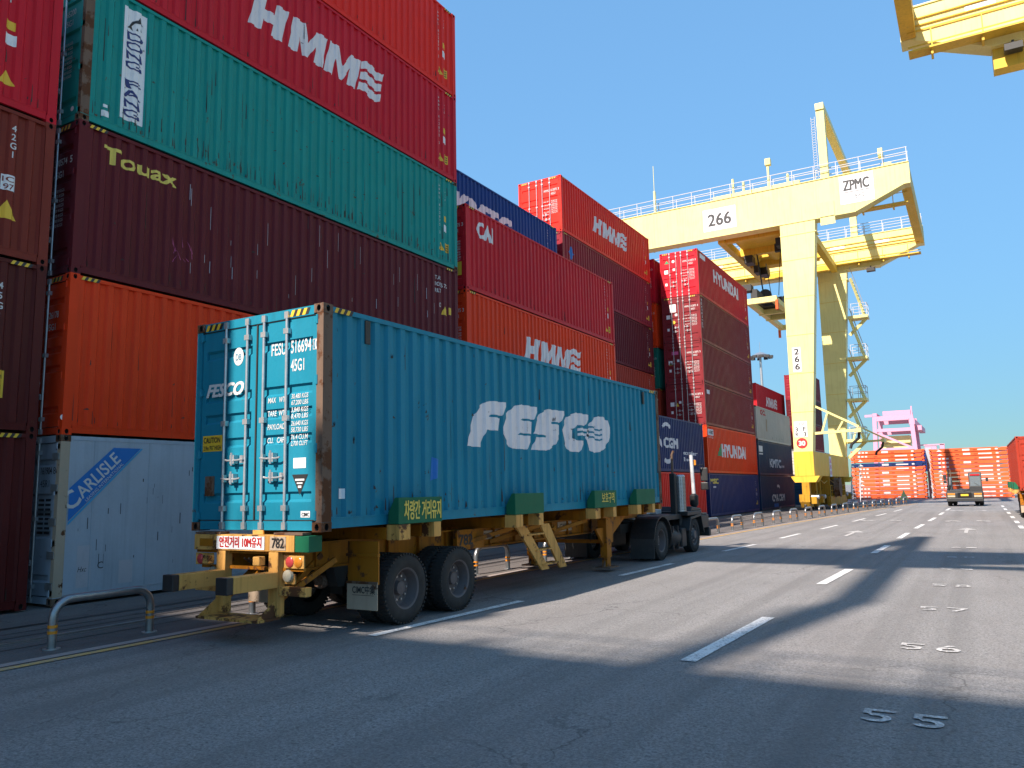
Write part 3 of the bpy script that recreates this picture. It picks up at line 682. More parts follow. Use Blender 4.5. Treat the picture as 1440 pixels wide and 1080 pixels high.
# fourth bay
Yd = 33.5
c = container('red container at ground level behind the tractor unit', XF, Yd, .03, ST, 'bright_red')
c = container('navy container with white arcs and letters, just past the front of the blue lorry container', XF, Yd, .03 + ST, HC, 'navy')
k = Ink().text('CMA CGM', 3.0, 1.28, .5, 4.6, heavy=.04).text('container', 8.55, .98, .22, 2.4, bold=.02).text('holding', 8.6, .62, .22, 1.9, bold=.02); k.arc(5.9, 1.5, .95, 1.15, 1.0, 2.2, sy_=.95).arc(5.9, 1.5, .95, 1.2, 4.3, 5.4, sy_=.9); side_ink(c, k, 'ink_logo', 'logo')
c = container('rust-brown container of the row behind, showing just over the blue lorry container', XR, Yd, 5.79, HC, 'rust_red'); far_marks(c, HC)
c = container('dull maroon container with no letters, two below the sunlit doors against the sky', XR, Yd, 8.69, HC, 'maroon'); far_marks(c, HC)
c = container('wine-red container with a small blue diamond near its end', XR, Yd, 11.59, HC, 'wine'); side_ink(c, Ink().poly([(1.0, 2.35), (1.3, 2.0), (1.0, 1.65), (.7, 2.0)]), 'ink_blue', 'diamond_sticker'); far_marks(c, HC)
c = container('orange-red container with white letters, rising highest against the sky mid picture', XR, Yd, 14.49, HC, 'bright_red'); hmm_logo(c); far_marks(c, HC); rear_marks(c, HC); 
# fifth bay
Ye = 46.45; zz = [.03, .03 + ST, .03 + ST + HC, .03 + 2 * ST + HC, .03 + 3 * ST + HC, .03 + 3 * ST + 2 * HC]
def mixed(R, H): rear_marks(R, H); rear_ink(R, Ink().rect(-.95, H - 1.35, -.70, H - 1.1).rect(-.4, H - 1.2, -.25, H - 1.05).rect(-.92, .78, -.78, .95), 'sticker_w', 'placard')
def hyundai(R, u0, u1, v, h): return side_ink(R, Ink().text('HYUNDAI', u0, v, h, u1 - u0, heavy=.06), 'ink_logo', 'logo')
c = container('navy container with small yellow letters at ground level, behind the tractor mirrors', XF, Ye, zz[0], ST, 'navy'); side_ink(c, Ink().text('MSC', .30, 1.98, .28, 1.7, heavy=.03), 'ink_yellow', 'logo'); side_ink(c, Ink().rect(.9, 1.72, 1.5, 1.82), 'ink_white', 'lettering')
k = Ink(); far_marks(c, ST)
c = container('orange container with tall white letters and a green triangle', XF, Ye, zz[1], HC, 'orange'); hyundai(c, 3.2, 9.1, 1.08, .78); side_ink(c, Ink().poly([(2.1, 1.1), (3.05, 1.1), (3.05, 1.9)]), 'ink_green', 'triangle'); side_ink(c, Ink().rect(.35, 2.3, 1.55, 2.68), 'sticker_w', 'placard')
Ink().text('HBT', .5, 2.38, .22, .9, bold=.02).wrap('placard_print', M['ink_black'], c, lambda u, v: (WALLX - prof(u) + .008, u, v), CUTS); side_ink(c, Ink().text('HMM 21', .35, 2.12, .12, 1.1), 'ink_white')
c = container('dark maroon container directly on the orange one with the green triangle', XF, Ye, zz[2], ST, 'claret'); mixed(c, ST); side_ink(c, Ink().rect(.5, 1.95, 1.1, 2.2), 'sticker_w', 'placard'); rear_ink(c, Ink().poly([(-.62, 1.22), (-.40, 1.22), (-.51, 1.45)]), 'sticker_y', 'warning_sticker'); far_marks(c, ST)
c = container('claret container with a pink sticker on its door, in the six-high stack beside the crane', XF, Ye, zz[3], ST, 'claret'); mixed(c, ST); rear_ink(c, Ink().rect(-.72, 1.85, -.30, 2.05), 'magenta', 'pink_sticker'); rear_ink(c, Ink().poly([(-.92, 1.22), (-.70, 1.22), (-.81, 1.45)]), 'sticker_y', 'warning_sticker'); far_marks(c, ST)
c = container('claret container with a large white placard on its door, fifth up beside the crane', XF, Ye, zz[4], HC, 'claret'); mixed(c, HC); rear_ink(c, Ink().rect(-.72, 1.95, -.32, 2.45), 'sticker_w', 'placard'); rear_ink(c, Ink().disc(-.5, 1.3, .11), 'sticker_y', 'warning_sticker'); side_ink(c, Ink().column('TEXTAINER', .45, 2.5, .16, .21, bold=.02), 'ink_white'); far_marks(c, HC)
c = container('crimson container with tall white letters, topmost of the six-high stack beside the crane', XF, Ye, zz[5], HC, 'crimson'); mixed(c, HC); hyundai(c, 3.5, 9.5, 1.55, .8); side_ink(c, Ink().rect(.65, 2.45, 1.7, 2.75), 'sticker_w', 'placard'); rear_ink(c, Ink().poly([(-.92, 2.2), (-.62, 2.2), (-.77, 2.42)]), 'ink_green', 'triangle'); rear_ink(c, Ink().disc(-.35, 2.3, .09), 'sticker_w', 'placard'); far_marks(c, HC)
for (zt, col, lab, H) in ((13.4, 'crimson', 'crimson container highest in the narrow gap between two stacks', HC), (10.55, 'orange', 'orange-red container in the narrow gap, above the green one', HC), (7.95, 'green', 'green container seen end on in the narrow gap between two stacks', ST), (5.05, 'rust_red', 'brown container in the narrow gap, below the green one', HC)):
    c = container(lab, XR, Ye, zt, H, col); rear_marks(c, H)
# sixth bay and beyond
Yf = 59.2
c = container('navy container with white arcs at ground level beside the crane leg', XF, Yf, 0, ST, 'deep_blue'); k = Ink().text('CMA CGM', 3.8, .62, .5, 4.4, heavy=.05); k.arc(6.0, .85, .85, 1.05, 1.0, 2.0).arc(6.0, .85, .8, 1.0, 4.5, 5.4); side_ink(c, k, 'ink_logo', 'logo'); side_ink(c, Ink().rect(4.2, .12, 5.8, .42), 'ink_blue', 'blue_panel')
c = container('dark blue container under the pale grey container', XF, Yf, ST, ST, 'deep_blue'); side_ink(c, Ink().text('KMTC', 3.6, .66, .62, 4.0, heavy=.05).text('LINE', 7.8, .66, .2, 1.0), 'ink_logo', 'logo'); side_ink(c, Ink().rect(.35, 1.75, 1.4, 2.2).rect(.35, 1.55, 1.4, 1.65), 'sticker_w', 'placard')
c = container('pale grey weathered container with small red letters, beside the crane leg', XF, Yf, 2 * ST, ST, 'grey', cast='tarnish'); side_ink(c, Ink().text('OCL', 1.5, 2.02, .36, 1.6, heavy=.04), 'ink_red', 'logo'); side_ink(c, Ink().poly([(3.0, .8), (3.5, .8), (3.55, 1.75), (3.02, 1.75)]), 'cream_post', 'stain')
c = container('red container peeping above the pale grey container', XR, 71.9, 8.2, HC, 'red', cast=None); hmm_logo(c)
for zt, col, lab in ((5.2, 'wine', 'wine-red container seen between the crane legs, lowest of three'), (7.8, 'maroon', 'maroon container seen between the crane legs, middle of three'), (10.4, 'wine', 'wine-red container seen between the crane legs, topmost')):
    c = container(lab, XF, 82.6, zt, ST, col, detail=False); c.scale.y = .5
for yy, zt, col, lab in ((76.9, 0, 'deep_blue', 'blue container at ground level seen under the crane sill beam'), (76.9, 2.6, 'grey', 'grey container seen between the crane legs'), (89.3, 2.6, 'grey', 'grey container farther back behind the far crane leg')):
    c = container(lab, XF, yy, zt, ST, col, detail=False)

for i, c in enumerate(CONT):
    if c.location.x > XF - CW / 2 - .1 and c.location.y < 60 and i != 4: weather(c, HC, 55 if c.location.y < 21 else 30, .65, 11 + i)
# ------------------------------------------------------------------ the lorry: container, chassis trailer, tractor
TX, TY = -8.23, 7.24
TILT = .0055
c = container('turquoise-blue container with huge white slanted letters, riding on the yellow trailer', TX + CW / 2, TY, 1.342, HC, 'teal_blue', group=None, cast='tarnish', stripes=True)
c.rotation_euler.x = TILT
FES = c
for y in (0.002,): MB().box(CW / 2 - .112, .003, .12, CW / 2 - .0005, POST, HC - .12).build('rusty_corner_post', M['tarnish'], c)
MB().box(CW / 2 - .112, CL - POST, .12, CW / 2 - .0005, CL - .004, HC - .12).build('rusty_corner_post', M['tarnish'], c)
F_ = [(3.3,1.13),(3.34,1.28),(3.46,1.46),(3.56,1.66),(3.72,1.81),(3.9,1.89),(4.09,1.92),(4.59,1.93),(4.42,1.69),(4.1,1.69),(4.0,1.65),(4.38,1.64),(4.32,1.42),(3.90,1.42),(3.82,1.28),(3.7,1.12)]
E_ = [(4.72,1.13),(4.56,1.23),(4.43,1.37),(4.43,1.5),(4.58,1.73),(4.80,1.88),(5.1,1.94),(5.74,1.93),(5.55,1.69),(5.14,1.69),(5.03,1.65),(5.52,1.65),(5.49,1.42),(5.0,1.42),(4.97,1.38),(5.47,1.38),(5.27,1.13)]
S_ = [(5.47,1.13),(5.61,1.37),(6.06,1.38),(6.08,1.42),(5.54,1.43),(5.64,1.66),(5.83,1.83),(6.12,1.93),(6.87,1.94),(6.65,1.70),(6.33,1.70),(6.22,1.66),(6.63,1.65),(6.62,1.47),(6.40,1.26),(6.07,1.13)]
C_ = [(7.33,1.95),(8.03,1.94),(7.78,1.70),(7.4,1.70),(7.22,1.61),(7.20,1.42),(7.30,1.38),(7.7,1.38),(7.5,1.14),(6.99,1.14),(6.78,1.34),(6.69,1.56),(6.94,1.83)]
O_ = [(8.02,1.75),(8.20,1.88),(8.42,1.94),(8.70,1.95),(8.95,1.88),(9.07,1.70),(9.02,1.50),(8.88,1.32),(8.58,1.18),(8.16,1.14),(7.90,1.24),(7.79,1.45),(7.86,1.62)]
k = Ink()
for p in (F_, E_, S_, C_, O_): k.outline([(u - .03, v + .045) for u, v in p])
side_ink(c, k, 'ink_logo', 'logo')
k = Ink()
for v in (1.475, 1.58, 1.69): k.wave(7.86, v, .76, .038, .03, n=10)
k.wrap('logo_waves', M['ink_teal'], c, lambda u, v: (WALLX - prof(u) + .007, u, v), CUTS)
k = Ink()
for v in (1.52, 1.62): k.wave(7.44, v, .45, .055, .02, n=6, per=.6)
side_ink(c, k, 'ink_logo', 'logo_waves')
k = Ink().text('FESU', .27, 2.30, .155, .27, bold=.012).text('516694', .63, 2.30, .165, .36, bold=.012).text('0', 1.05, 2.30, .155, bold=.012).text('45G1', .63, 2.06, .155, .24, bold=.012)
for i, (a, b) in enumerate((('MAX   WT', '30,480 KGS'), ('', '67,200 LBS'), ('TARE  WT', '3,840 KGS'), ('', '8,470 LBS'), ('PAYLOAD', '26,640 KGS'), ('', '58,730 LBS'), ('CU.   CAP.', '76.4 CU.M'), ('', '2,700 CU.FT'))):
    z_ = 1.70 - i * .082 - (i // 2) * .012
    if a: k.text(a, .22, z_ - .03, .07, .32, bold=.01, shear=.15)
    k.text(b, .65, z_, .060, .30, bold=.01, shear=.15)
k.arc(1.09, 2.375, .085, .097, PI/4, PI*2.25, 4); k.disc(-.37, 2.36, .10, ry=.125)
rear_ink(c, k, 'ink_white')
k = Ink().text('FESCO', -1.0, 1.84, .17, .74, heavy=.011, shear=.35); rear_ink(c, k, 'ink_white', 'door_logo')
rear_ink(c, Ink().rect(-1.06, 1.08, -.66, 1.30), 'sticker_y', 'caution_sticker')
Ink().text('CAUTION', -1.04, 1.20, .075, .34, bold=.02).text('2.9m 9\'6" HIGH', -1.04, 1.10, .06, .36, bold=.015).wrap('caution_print', M['ink_black'], c, lambda u, v: (u, .018, v))
rear_ink(c, Ink().rect(.70, .80, .92, .93).rect(.84, .18, 1.0, .26), 'sticker_w', 'sticker')
Ink().text('CIMC', .86, .195, .045, .13, bold=.02).wrap('sticker_print', M['ink_black'], c, lambda u, v: (u, .018, v))
rear_ink(c, Ink().poly([(.68, .72), (.96, .72), (.82, .46)]), 'ink_black', 'triangle_sticker')
Ink().rect(.74, .64, .90, .665).rect(.77, .60, .87, .62).rect(.79, .55, .85, .58).wrap('sticker_print', M['ink_white'], c, lambda u, v: (u, .018, v))
Ink().text('DB', -.425, 2.31, .09, .11).wrap('badge_print', M['ink_teal'], c, lambda u, v: (u, .018, v))
MB().box(-.98, .012, .47, -.80, .03, .74).build('document_plate', M['tarnish'], c)
k = Ink()
for (u, v, w_, h_) in ((.45, .20, .10, .0), (1.0, .2, .02, .4), (2.02, 1.62, .16, .16), (2.15, 1.5, .05, .12), (.18, 1.3, .03, .06), (.62, 1.1, .015, .05), (3.95, .66, .07, .06), (2.1, .72, .2, .02), (.22, 2.55, .12, .02), (1.35, 2.3, .02, .04), (1.1, .7, .06, .02), (6.3, 1.75, .06, .04), (9.5, .8, .02, .3)):
    for j in range(5):
        a, b = u + random.uniform(0, w_), v + random.uniform(0, h_ + .02); k.poly([(a, b), (a + random.uniform(.008, .04), b + random.uniform(-.01, .02)), (a + random.uniform(0, .05), b + random.uniform(.02, .07))])
for i in range(46):
    a, b = random.uniform(.2, 12), random.choice((random.uniform(.18, .5), random.uniform(.2, 2.6))); k.poly([(a, b), (a + random.uniform(.006, .02), b), (a + random.uniform(-.01, .02), b + random.uniform(.015, .07))])
side_ink(c, k, 'ink_black', 'scrape_mark'); weather(c, HC, 110, .55, 5, long=.3)
side_ink(c, Ink().poly([(2.32, .62), (2.45, .66), (2.47, .94), (2.36, .98)]), 'ink_blue', 'blue_patch'); side_ink(c, Ink().rect(.36, .40, .44, .53), 'sticker_w', 'tag')
MB().box(CW / 2 - .02, .80, HC - .42, CW / 2 + .005, .90, HC - .10).build('ventilator', M['dark'], c)
MB().box(CW / 2 - .02, 11.1, HC - .42, CW / 2 + .005, 11.2, HC - .12).build('ventilator', M['dark'], c)

T = empty('container_trailer', (TX, TY, 0), 'yellow skeletal trailer with green guides and the number 782, under the turquoise-blue container', 'trailer')
Yl, Yp = M['yellow'], M['yellow_post']
ch = MB()
for s_ in (-1, 1):
    x = s_ * .48
    ch.box(x - .08, -.02, 1.145, x + .08, 9.3, 1.175); ch.box(x - .08, .3, .82, x + .08, 9.3, .85); ch.box(x - .012, .0, .85, x + .012, 9.3, 1.146)
    ch.prism([(9.3, .82), (9.9, 1.06), (12.1, 1.06), (12.1, 1.26), (9.3, 1.18)], x - .06, x + .06, 'x')
    for y in [i * .75 + .6 for i in range(12)]: ch.box(x - .07, y, .852, x + .07, y + .012, 1.144)
for y in (1.7, 3.0, 4.3, 6.3, 7.2, 8.6): ch.box(-.466, y, .92, .466, y + .1, 1.12)
ch.build('chassis', Yl, T)
for (ya, yb) in ((1.24, 2.25), (4.37, 5.4), (7.6, 8.73), (9.9, 11.1)):
    for y in (ya + .02, yb - .22):
        MB().box(-1.20, y, 1.178, 1.20, y + .20, 1.335 + y * TILT - .002).build('bolster', Yl, T)
MB().box(-1.2, 11.95, 1.27, 1.2, 12.15, 1.395).build('bolster', Yl, T)
for s_ in (-1, 1):
    for (ya, yb) in ((1.24, 2.25), (4.37, 5.4), (7.6, 8.73), (9.9, 11.1)):
        for y, w_ in ((ya + .02, .24), (yb - .2, .17)):
            dz = y * TILT
            MB().box(s_ * 1.202, y - .002, 1.16 + dz, s_ * 1.43, y + w_, 1.372 + dz).build('outrigger', Yp, T, bevel=.008)
        zt = 1.735 + ya * TILT; zb = 1.375 + ya * TILT
        pts = [(s_ * 1.245, zb), (s_ * 1.43, zb), (s_ * 1.43, zt), (s_ * 1.36, zt), (s_ * 1.245, zt - .20)]
        MB().prism(pts, ya, yb, 'y').build('corner_guide', M['guide'], T, bevel=.01)
def out_text(t, y, z, h, w, mat, x, par, **kw):
    return Ink().text(t, y, z, h, w, **kw).wrap('lettering', M[mat], par, lambda u, v: (x, u, v))
out_text('차량간 거리유지', 1.36, 1.46, .20, .85, 'ink_yellow', 1.434, T, heavy=.005)
out_text('보호구역', 7.95, 1.53, .17, .64, 'ink_yellow', 1.434, T, heavy=.003)
rb = MB().box(-1.02, -.10, 1.10, .86, .06, 1.305); rb.build('rear_beam', Yp, T, bevel=.006)
MB().box(.862, -.09, 1.10, 1.10, .14, 1.30).build('rear_guide', M['guide'], T, bevel=.008)
MB().box(-1.06, -.02, 1.06, .9, .12, 1.098).build('rear_crossmember', Yl, T)
for s_ in (-1, 1): MB().box(s_ * .5, -.10, 1.308, s_ * 1.0, .05, 1.338).build('twist_lock_block', M['tarnish'], T)
MB().box(-.56, -.108, 1.12, .34, -.101, 1.285).build('sign_plate', M['sticker_w'], T)
bk = lambda y: (lambda u, v: (u, y, v))
Ink().text('안전거리 10M유지', -.50, 1.155, .105, .79, heavy=.004).wrap('lettering', M['ink_red'], T, bk(-.111), None, (0, -1, 0))
MB().box(.44, -.106, 1.12, .72, -.101, 1.29).build('number_panel', M['cream_post'], T)
Ink().text('782', .48, 1.15, .12, .21, heavy=.004).wrap('lettering', M['ink_black'], T, bk(-.109), None, (0, -1, 0))
MB().box(-.90, -.106, 1.15, -.64, -.101, 1.25).build('reflector_panel', Yl, T)
for x in (-.49, .49):
    MB().box(x - .085, -.09, .30, x + .085, .03, 1.098).build('bumper_post', Yp, T, bevel=.006)
    b_ = MB().box(x - .095, -.78, .66, x + .095, -.095, .85).build('dock_buffer', Yp, T, bevel=.006)
    MB().box(x - .10, -.88, .655, x + .10, -.785, .855).build('rubber_pad', M['black'], b_, bevel=.01)
sp_ = MB().box(-.56, -.40, .265, .56, -.02, .298)
for s_ in (-1, 1): sp_.prism([(-.38, .298), (-.08, .298), (-.08, .50)], s_ * .53 - .01, s_ * .53 + .01, 'x')
sp_.build('rear_step', Yp, T)
MB().box(-.95, -.02, .86, .95, .02, .90).build('light_rail', Yl, T)
for s_, x0 in ((1, .64), (-1, -1.04)):
    p_ = MB().box(x0, -.05, .90, x0 + .34, -.03, 1.055).build('tail_light_bracket', Yp, T)
    for i, mt in enumerate(('lens_red', 'lens_amber')):
        xx = x0 + .10 + .15 * i; MB().lathe([(-.075, 0), (-.072, .05), (-.06, .066), (-.05, .068)], 'y', (xx, 0, .975), 20).build('tail_light', M[mt], p_, smooth=True)
for x in (.68, -.72):
    l_ = MB().lathe([(-.05, 0), (-.048, .055), (-.04, .072), (-.02, .08), (0, .08)], 'y', (x, 0, .80), 24).build('reversing_lamp', M['lens_clear'], T, smooth=True)
    MB().box(x - .1, -.0, .70, x + .1, .02, .82).build('lamp_bracket', Yp, l_)
for a, b in ((.50, 1.02), (-1.02, -.50)): MB().box(a, -.06, .56, b, .05, .67).build('side_bar', Yp, T, bevel=.005)
for x in (.30, -.66): MB().box(x - .06, -.20, .93, x + .06, -.1, 1.04).build('work_lamp', Yp, T, bevel=.008)
for s_ in (-1, 1): MB().beam((s_ * .49, .04, .5), (s_ * .49, .75, 1.0), .06, .08).build('brace', Yl, T)
MB().beam((.66, .1, .62), (.8, .7, .95), .05, .07).build('brace', Yl, T)
for s_ in (-1, 1):
    f_ = MB().box(s_ * .70, 1.05, .60, s_ * 1.235, 1.075, 1.165).box(s_ * .68, 1.03, .96, s_ * 1.24, 1.08, 1.0).build('mud_flap', Yl, T)
    MB().box(s_ * .70, 1.032, .26, s_ * 1.235, 1.049, .63).build('rubber_flap', M['cream_post'], f_, bevel=.006)
    MB().box(s_ * .69, 1.024, .60, s_ * 1.24, 1.031, .635).build('clamp_strip', M['tarnish'], f_)
    if s_ > 0: Ink().text('CIMC中集', .80, .48, .085, .40, bold=.02).rect(.80, .45, 1.18, .456).wrap('lettering', M['ink_black'], f_, bk(1.029))
def tyre_mb(r=.48, w=.27, hub=.285):
    h = w / 2
    prof_ = [(-h + .02, hub), (-h, hub + .04), (-h, r - .07), (-h + .03, r - .02), (-h + .05, r), (h - .05, r), (h - .03, r - .02), (h, r - .07), (h, hub + .04), (h - .02, hub)]
    t = MB().lathe(prof_, 'x', n=48)
    for k_ in range(48):
        a = 2 * PI * k_ / 48; u_ = Vector((0, math.cos(a), math.sin(a)))
        for x0, x1 in ((-h + .015, -.03), (.03, h - .015)):
            t.beam(Vector((x0, 0, 0)) + u_ * (r - .008), Vector((x1, 0, 0)) + u_ * (r - .008), .034, .030, u_)
    return t
TYRE = tyre_mb().mesh('tyre', M['tyre'], True)
RIM = MB().lathe([(.10, .292), (.115, .285), (.10, .262), (.02, .245), (-.045, .235), (-.05, .10), (.02, .09), (.03, .0)], 'x', n=40).mesh('rim', M['rim'], True)
nut = MB()
for k_ in range(10):
    a = 2 * PI * k_ / 10; nut.cyl((-.05, .165 * math.cos(a), .165 * math.sin(a)), (-.015, .165 * math.cos(a), .165 * math.sin(a)), .016, 6)
NUTS = nut.mesh('wheel_nuts', M['galv'])
FRIM = MB().lathe([(.10, .292), (.115, .285), (.10, .265), (.03, .25), (.045, .16), (.12, .13), (.14, .11), (.14, .0)], 'x', n=40).mesh('front_rim', M['rim'], True)
def wheel(par, x, y, side, z=.48, front=False, name='wheel'):
    w_ = bpy.data.objects.new(name, None); COL.objects.link(w_); w_.parent = par; w_.location = (x, y, z); w_.scale.x = side
    o = link('tyre', TYRE, w_, M['tyre']); o = link('rim', FRIM if front else RIM, w_, M['rim'])
    n_ = link('wheel_nuts', NUTS, w_, M['galv'])
    if front: n_.location.x = .10
for y in (1.70, 3.0):
    for s_ in (-1, 1): wheel(T, s_ * 1.085, y, s_); wheel(T, s_ * .76, y, s_)
    MB().cyl((-.7, y, .48), (.7, y, .48), .075, 12).box(-.12, y - .12, .36, .12, y + .12, .6).build('axle', M['dark'], T)
sus = MB()
for s_ in (-1, 1):
    for i in range(4): sus.box(s_ * .46, 1.0 + i * .12, .60 + i * .02, s_ * .54, 3.7 - i * .12, .615 + i * .02)
    for y in (1.05, 2.35, 3.65): sus.prism([(y - .16, .82), (y + .16, .82), (y + .06, .55), (y - .06, .55)], s_ * .42, s_ * .58, 'x')
    sus.cyl((s_ * .30, 1.3, .62), (s_ * .30, 1.3, .80), .1, 12)
sus.build('suspension', M['dark'], T)
for y in (1.35, 2.65):
    for s_ in (-1, 1): MB().lathe([(0, 0), (0, .09), (.06, .105), (.12, .09), (.2, .05), (.3, .03), (.3, 0)], 'y', (s_ * .30, y - .45, .62), 16).build('brake_chamber', M['tarnish'], T, smooth=True)
for i in range(5):
    a_ = random.uniform(-.4, .4); MB().tube([(a_, -.0, 1.0), (a_ + .1, .3, .80 - .04 * i), (a_ - .05, 1.2, .78), (a_ * .6, 2.4, .82)], .012, 6).build('air_hose', M['black'], T, smooth=True)
MB().lathe([(0, 0), (0, .13), (.04, .15), (.62, .15), (.66, .13), (.66, 0)], 'x', (-.33, 3.45, .66), 18).build('air_tank', M['dark'], T, smooth=True)
MB().box(.62, 3.68, .84, .70, 4.5, 1.17).build('number_plate_box', Yl, T)
out_text('782', 3.74, .92, .17, .40, 'ink_black', .704, T, heavy=.008)
st_ = MB()
for a, b in (((5.05, 1.17), (5.98, .32)), ((5.95, 1.17), (6.72, .30))): st_.prism([(a[0], a[1]), (a[0] + .36, a[1]), (b[0] + .30, b[1]), (b[0], b[1])], 1.00, 1.04, 'x')
st_.build('ladder_stringer', Yp, T)
for z_, y0, y1 in ((.98, 5.45, 6.15), (.68, 5.75, 6.45), (.40, 6.0, 6.72)): MB().box(.86, y0, z_, 1.06, y1, z_ + .03).build('ladder_rung', Yp, T)
for s_ in (-1, 1):
    lg = MB().box(s_ * .86, 9.05, .30, s_ * 1.02, 9.30, 1.17).box(s_ * .83, 9.0, .62, s_ * 1.04, 9.36, 1.12).prism([(9.36, 1.17), (10.3, 1.17), (9.36, .72)], s_ * .9, s_ * .98, 'x').prism([(9.0, .95), (8.6, .95), (9.0, .55)], s_ * .92, s_ * .97, 'x')
    lg.box(s_ * .88, 9.08, .10, s_ * 1.0, 9.27, .32)
    l_ = lg.build('landing_leg', Yl, T)
    MB().box(s_ * .76, 8.95, .07, s_ * 1.12, 9.45, .10).prism([(8.98, .10), (9.2, .10), (9.12, .28)], s_ * .93, s_ * .96, 'x').build('foot_plate', M['tarnish'], l_)
MB().box(-.85, 9.14, .60, .85, 9.22, .68).build('leg_brace', Yl, T)
for y in (4.0, 5.0, 7.0): MB().beam((.5, y, .9), (1.15, y + .75, 1.17), .07, .07).build('side_brace', Yl, T)
br = MB()
br.cyl((.52, 6.4, 1.03), (.75, 7.05, 1.03), .02, 8); br.lathe([(0, 0), (0, .06), (.03, .065), (.05, .03), (.05, 0)], 'x', (.72, 7.1, 1.03), 14)
br.build('tie_rod', Yl, T)
MB().box(.5, 4.75, .95, .506, 5.35, 1.1).build('notice_plate', M['cream_post'], T); out_text('TARE 6.1T', 4.8, .99, .07, .5, 'ink_black', .51, T)
MB().box(.5, 7.7, .93, .506, 8.35, 1.13).build('notice_plate', M['cream_post'], T); out_text('GMSA', 7.78, .97, .12, .5, 'ink_black', .51, T, bold=.02)

def build_tractor(label):
    R = empty('terminal_tractor', (0, 0, 0), label, 'tractor unit')
    K, D = M['black'], M['dark']
    f = MB()
    for s_ in (-1, 1): f.box(s_ * .38, -.9, .70, s_ * .46, 4.1, .92)
    for y in (-.8, .0, 1.4, 3.2): f.box(-.38, y, .72, .38, y + .1, .9)
    f.build('chassis', D, R)
    MB().lathe([(-.05, .45), (0, .46), (.04, .42), (.05, .1), (.05, 0)], 'z', (0, .1, 1.0), 28).box(-.5, -.3, .922, .5, .5, .96).build('fifth_wheel', D, R)
    for s_ in (-1, 1):
        wheel(R, s_ * 1.085, 0, s_, .48); wheel(R, s_ * .76, 0, s_, .48); wheel(R, s_ * 1.05, 2.78, s_, .48, True)
        # arched rear mudguard
        a = MB(); n = 12; o_, i_ = [], []
        for k_ in range(n + 1):
            t = PI * (.02 + .96 * k_ / n); o_.append((.06 + .66 * -math.cos(t), .50 + .60 * math.sin(t))); i_.append((.06 + .63 * -math.cos(t), .50 + .57 * math.sin(t)))
        for k_ in range(n):
            for x0, x1 in ((.60, 1.23),):
                p = [(s_ * x0, *o_[k_]), (s_ * x1, *o_[k_]), (s_ * x1, *o_[k_ + 1]), (s_ * x0, *o_[k_ + 1])]; q = [(s_ * x0, *i_[k_]), (s_ * x1, *i_[k_]), (s_ * x1, *i_[k_ + 1]), (s_ * x0, *i_[k_ + 1])]
                a.add(p + q, [(0,1,2,3),(7,6,5,4),(0,4,5,1),(1,5,6,2),(2,6,7,3),(3,7,4,0)])
        g_ = a.build('mudguard', K, R)
        MB().box(s_ * .60, -.64, .07, s_ * 1.23, -.615, .56).build('mud_flap', M['rubber'], g_, bevel=.004)
        # front wing
        w_ = MB().prism([(2.12, .62), (2.3, .98), (3.3, 1.04), (3.52, .50), (3.46, .50), (3.25, .98), (2.34, .92), (2.17, .60)], s_ * .72, s_ * 1.24, 'x'); w_.build('front_wing', K, R, bevel=.01)
    MB().lathe([(0, 0), (0, .26), (.05, .29), (.75, .29), (.8, .26), (.8, 0)], 'y', (.86, .95, .47), 20).box(.60, 1.1, .17, 1.12, 1.16, .78).box(.60, 1.5, .17, 1.12, 1.56, .78).build('air_tank', D, R, smooth=True)
    MB().box(.62, 1.72, .20, 1.16, 2.1, .70).build('battery_box', K, R, bevel=.03)
    MB().box(-1.15, .95, .2, -.6, 2.05, .72).build('fuel_tank', D, R, bevel=.05)
    MB().box(-.95, .75, .94, 1.0, 2.2, 1.08).build('deck', M['dark_grey'], R, bevel=.01)
    MB().box(-.4, 1.0, 1.09, .35, 1.5, 1.30).box(-.2, 1.6, 1.09, .5, 2.0, 1.22).build('equipment_box', M['silver'], R, bevel=.015)
    MB().box(.02, 2.16, 1.02, 1.20, 3.45, 1.14).prism([(2.5, 1.14), (3.45, 1.14), (3.45, 1.20), (2.6, 1.27)], .1, 1.18, 'x').build('engine_hood', M['black'], R, bevel=.02)
    e = MB().box(.78, 1.95, .96, .94, 2.12, 2.20).build('exhaust_support', K, R, bevel=.02)
    gd = MB().lathe([(1.10, .0), (1.10, .15), (2.12, .15), (2.16, .12), (2.16, 0)], 'z', (.96, 2.32, 0), 20)
    gd.build('exhaust_guard', M['galv'], R, smooth=True)
    hl = MB()
    for i in range(24):
        for t in range(9):
            a = -PI * .75 + PI * 1.1 * t / 8; px, py = .96 + .152 * math.cos(a), 2.32 + .152 * math.sin(a); hl.beam((px - .014 * math.sin(a), py + .014 * math.cos(a), 1.2 + i * .038), (px + .014 * math.sin(a), py - .014 * math.cos(a), 1.2 + i * .038), .004, .015)
    hl.build('guard_slot', M['hole'], e)
    MB().tube([(.86, 2.03, 2.15), (.86, 2.03, 2.72), (.90, 2.08, 2.82)], .035, 10).build('exhaust_pipe', M['tarnish'], R, smooth=True)
    MB().cyl((.94, 2.25, .6), (.94, 2.25, 1.1), .07, 12).build('exhaust_elbow', D, R)
    MB().tube([(1.0, 3.42, 1.60), (.98, 3.40, 2.75)], .055, 12).build('air_intake_pipe', M['silver'], R, smooth=True)
    MB().lathe([(1.20, .05), (1.30, .12), (1.55, .13), (1.62, .06)], 'z', (1.0, 3.42, 0), 16).build('air_filter', D, R, smooth=True)
    mi = MB().tube([(1.0, 3.4, 2.42), (1.2, 3.75, 2.46), (1.22, 3.82, 2.40), (1.22, 3.82, 1.9)], .014, 6); mi.build('mirror_arm', K, R)
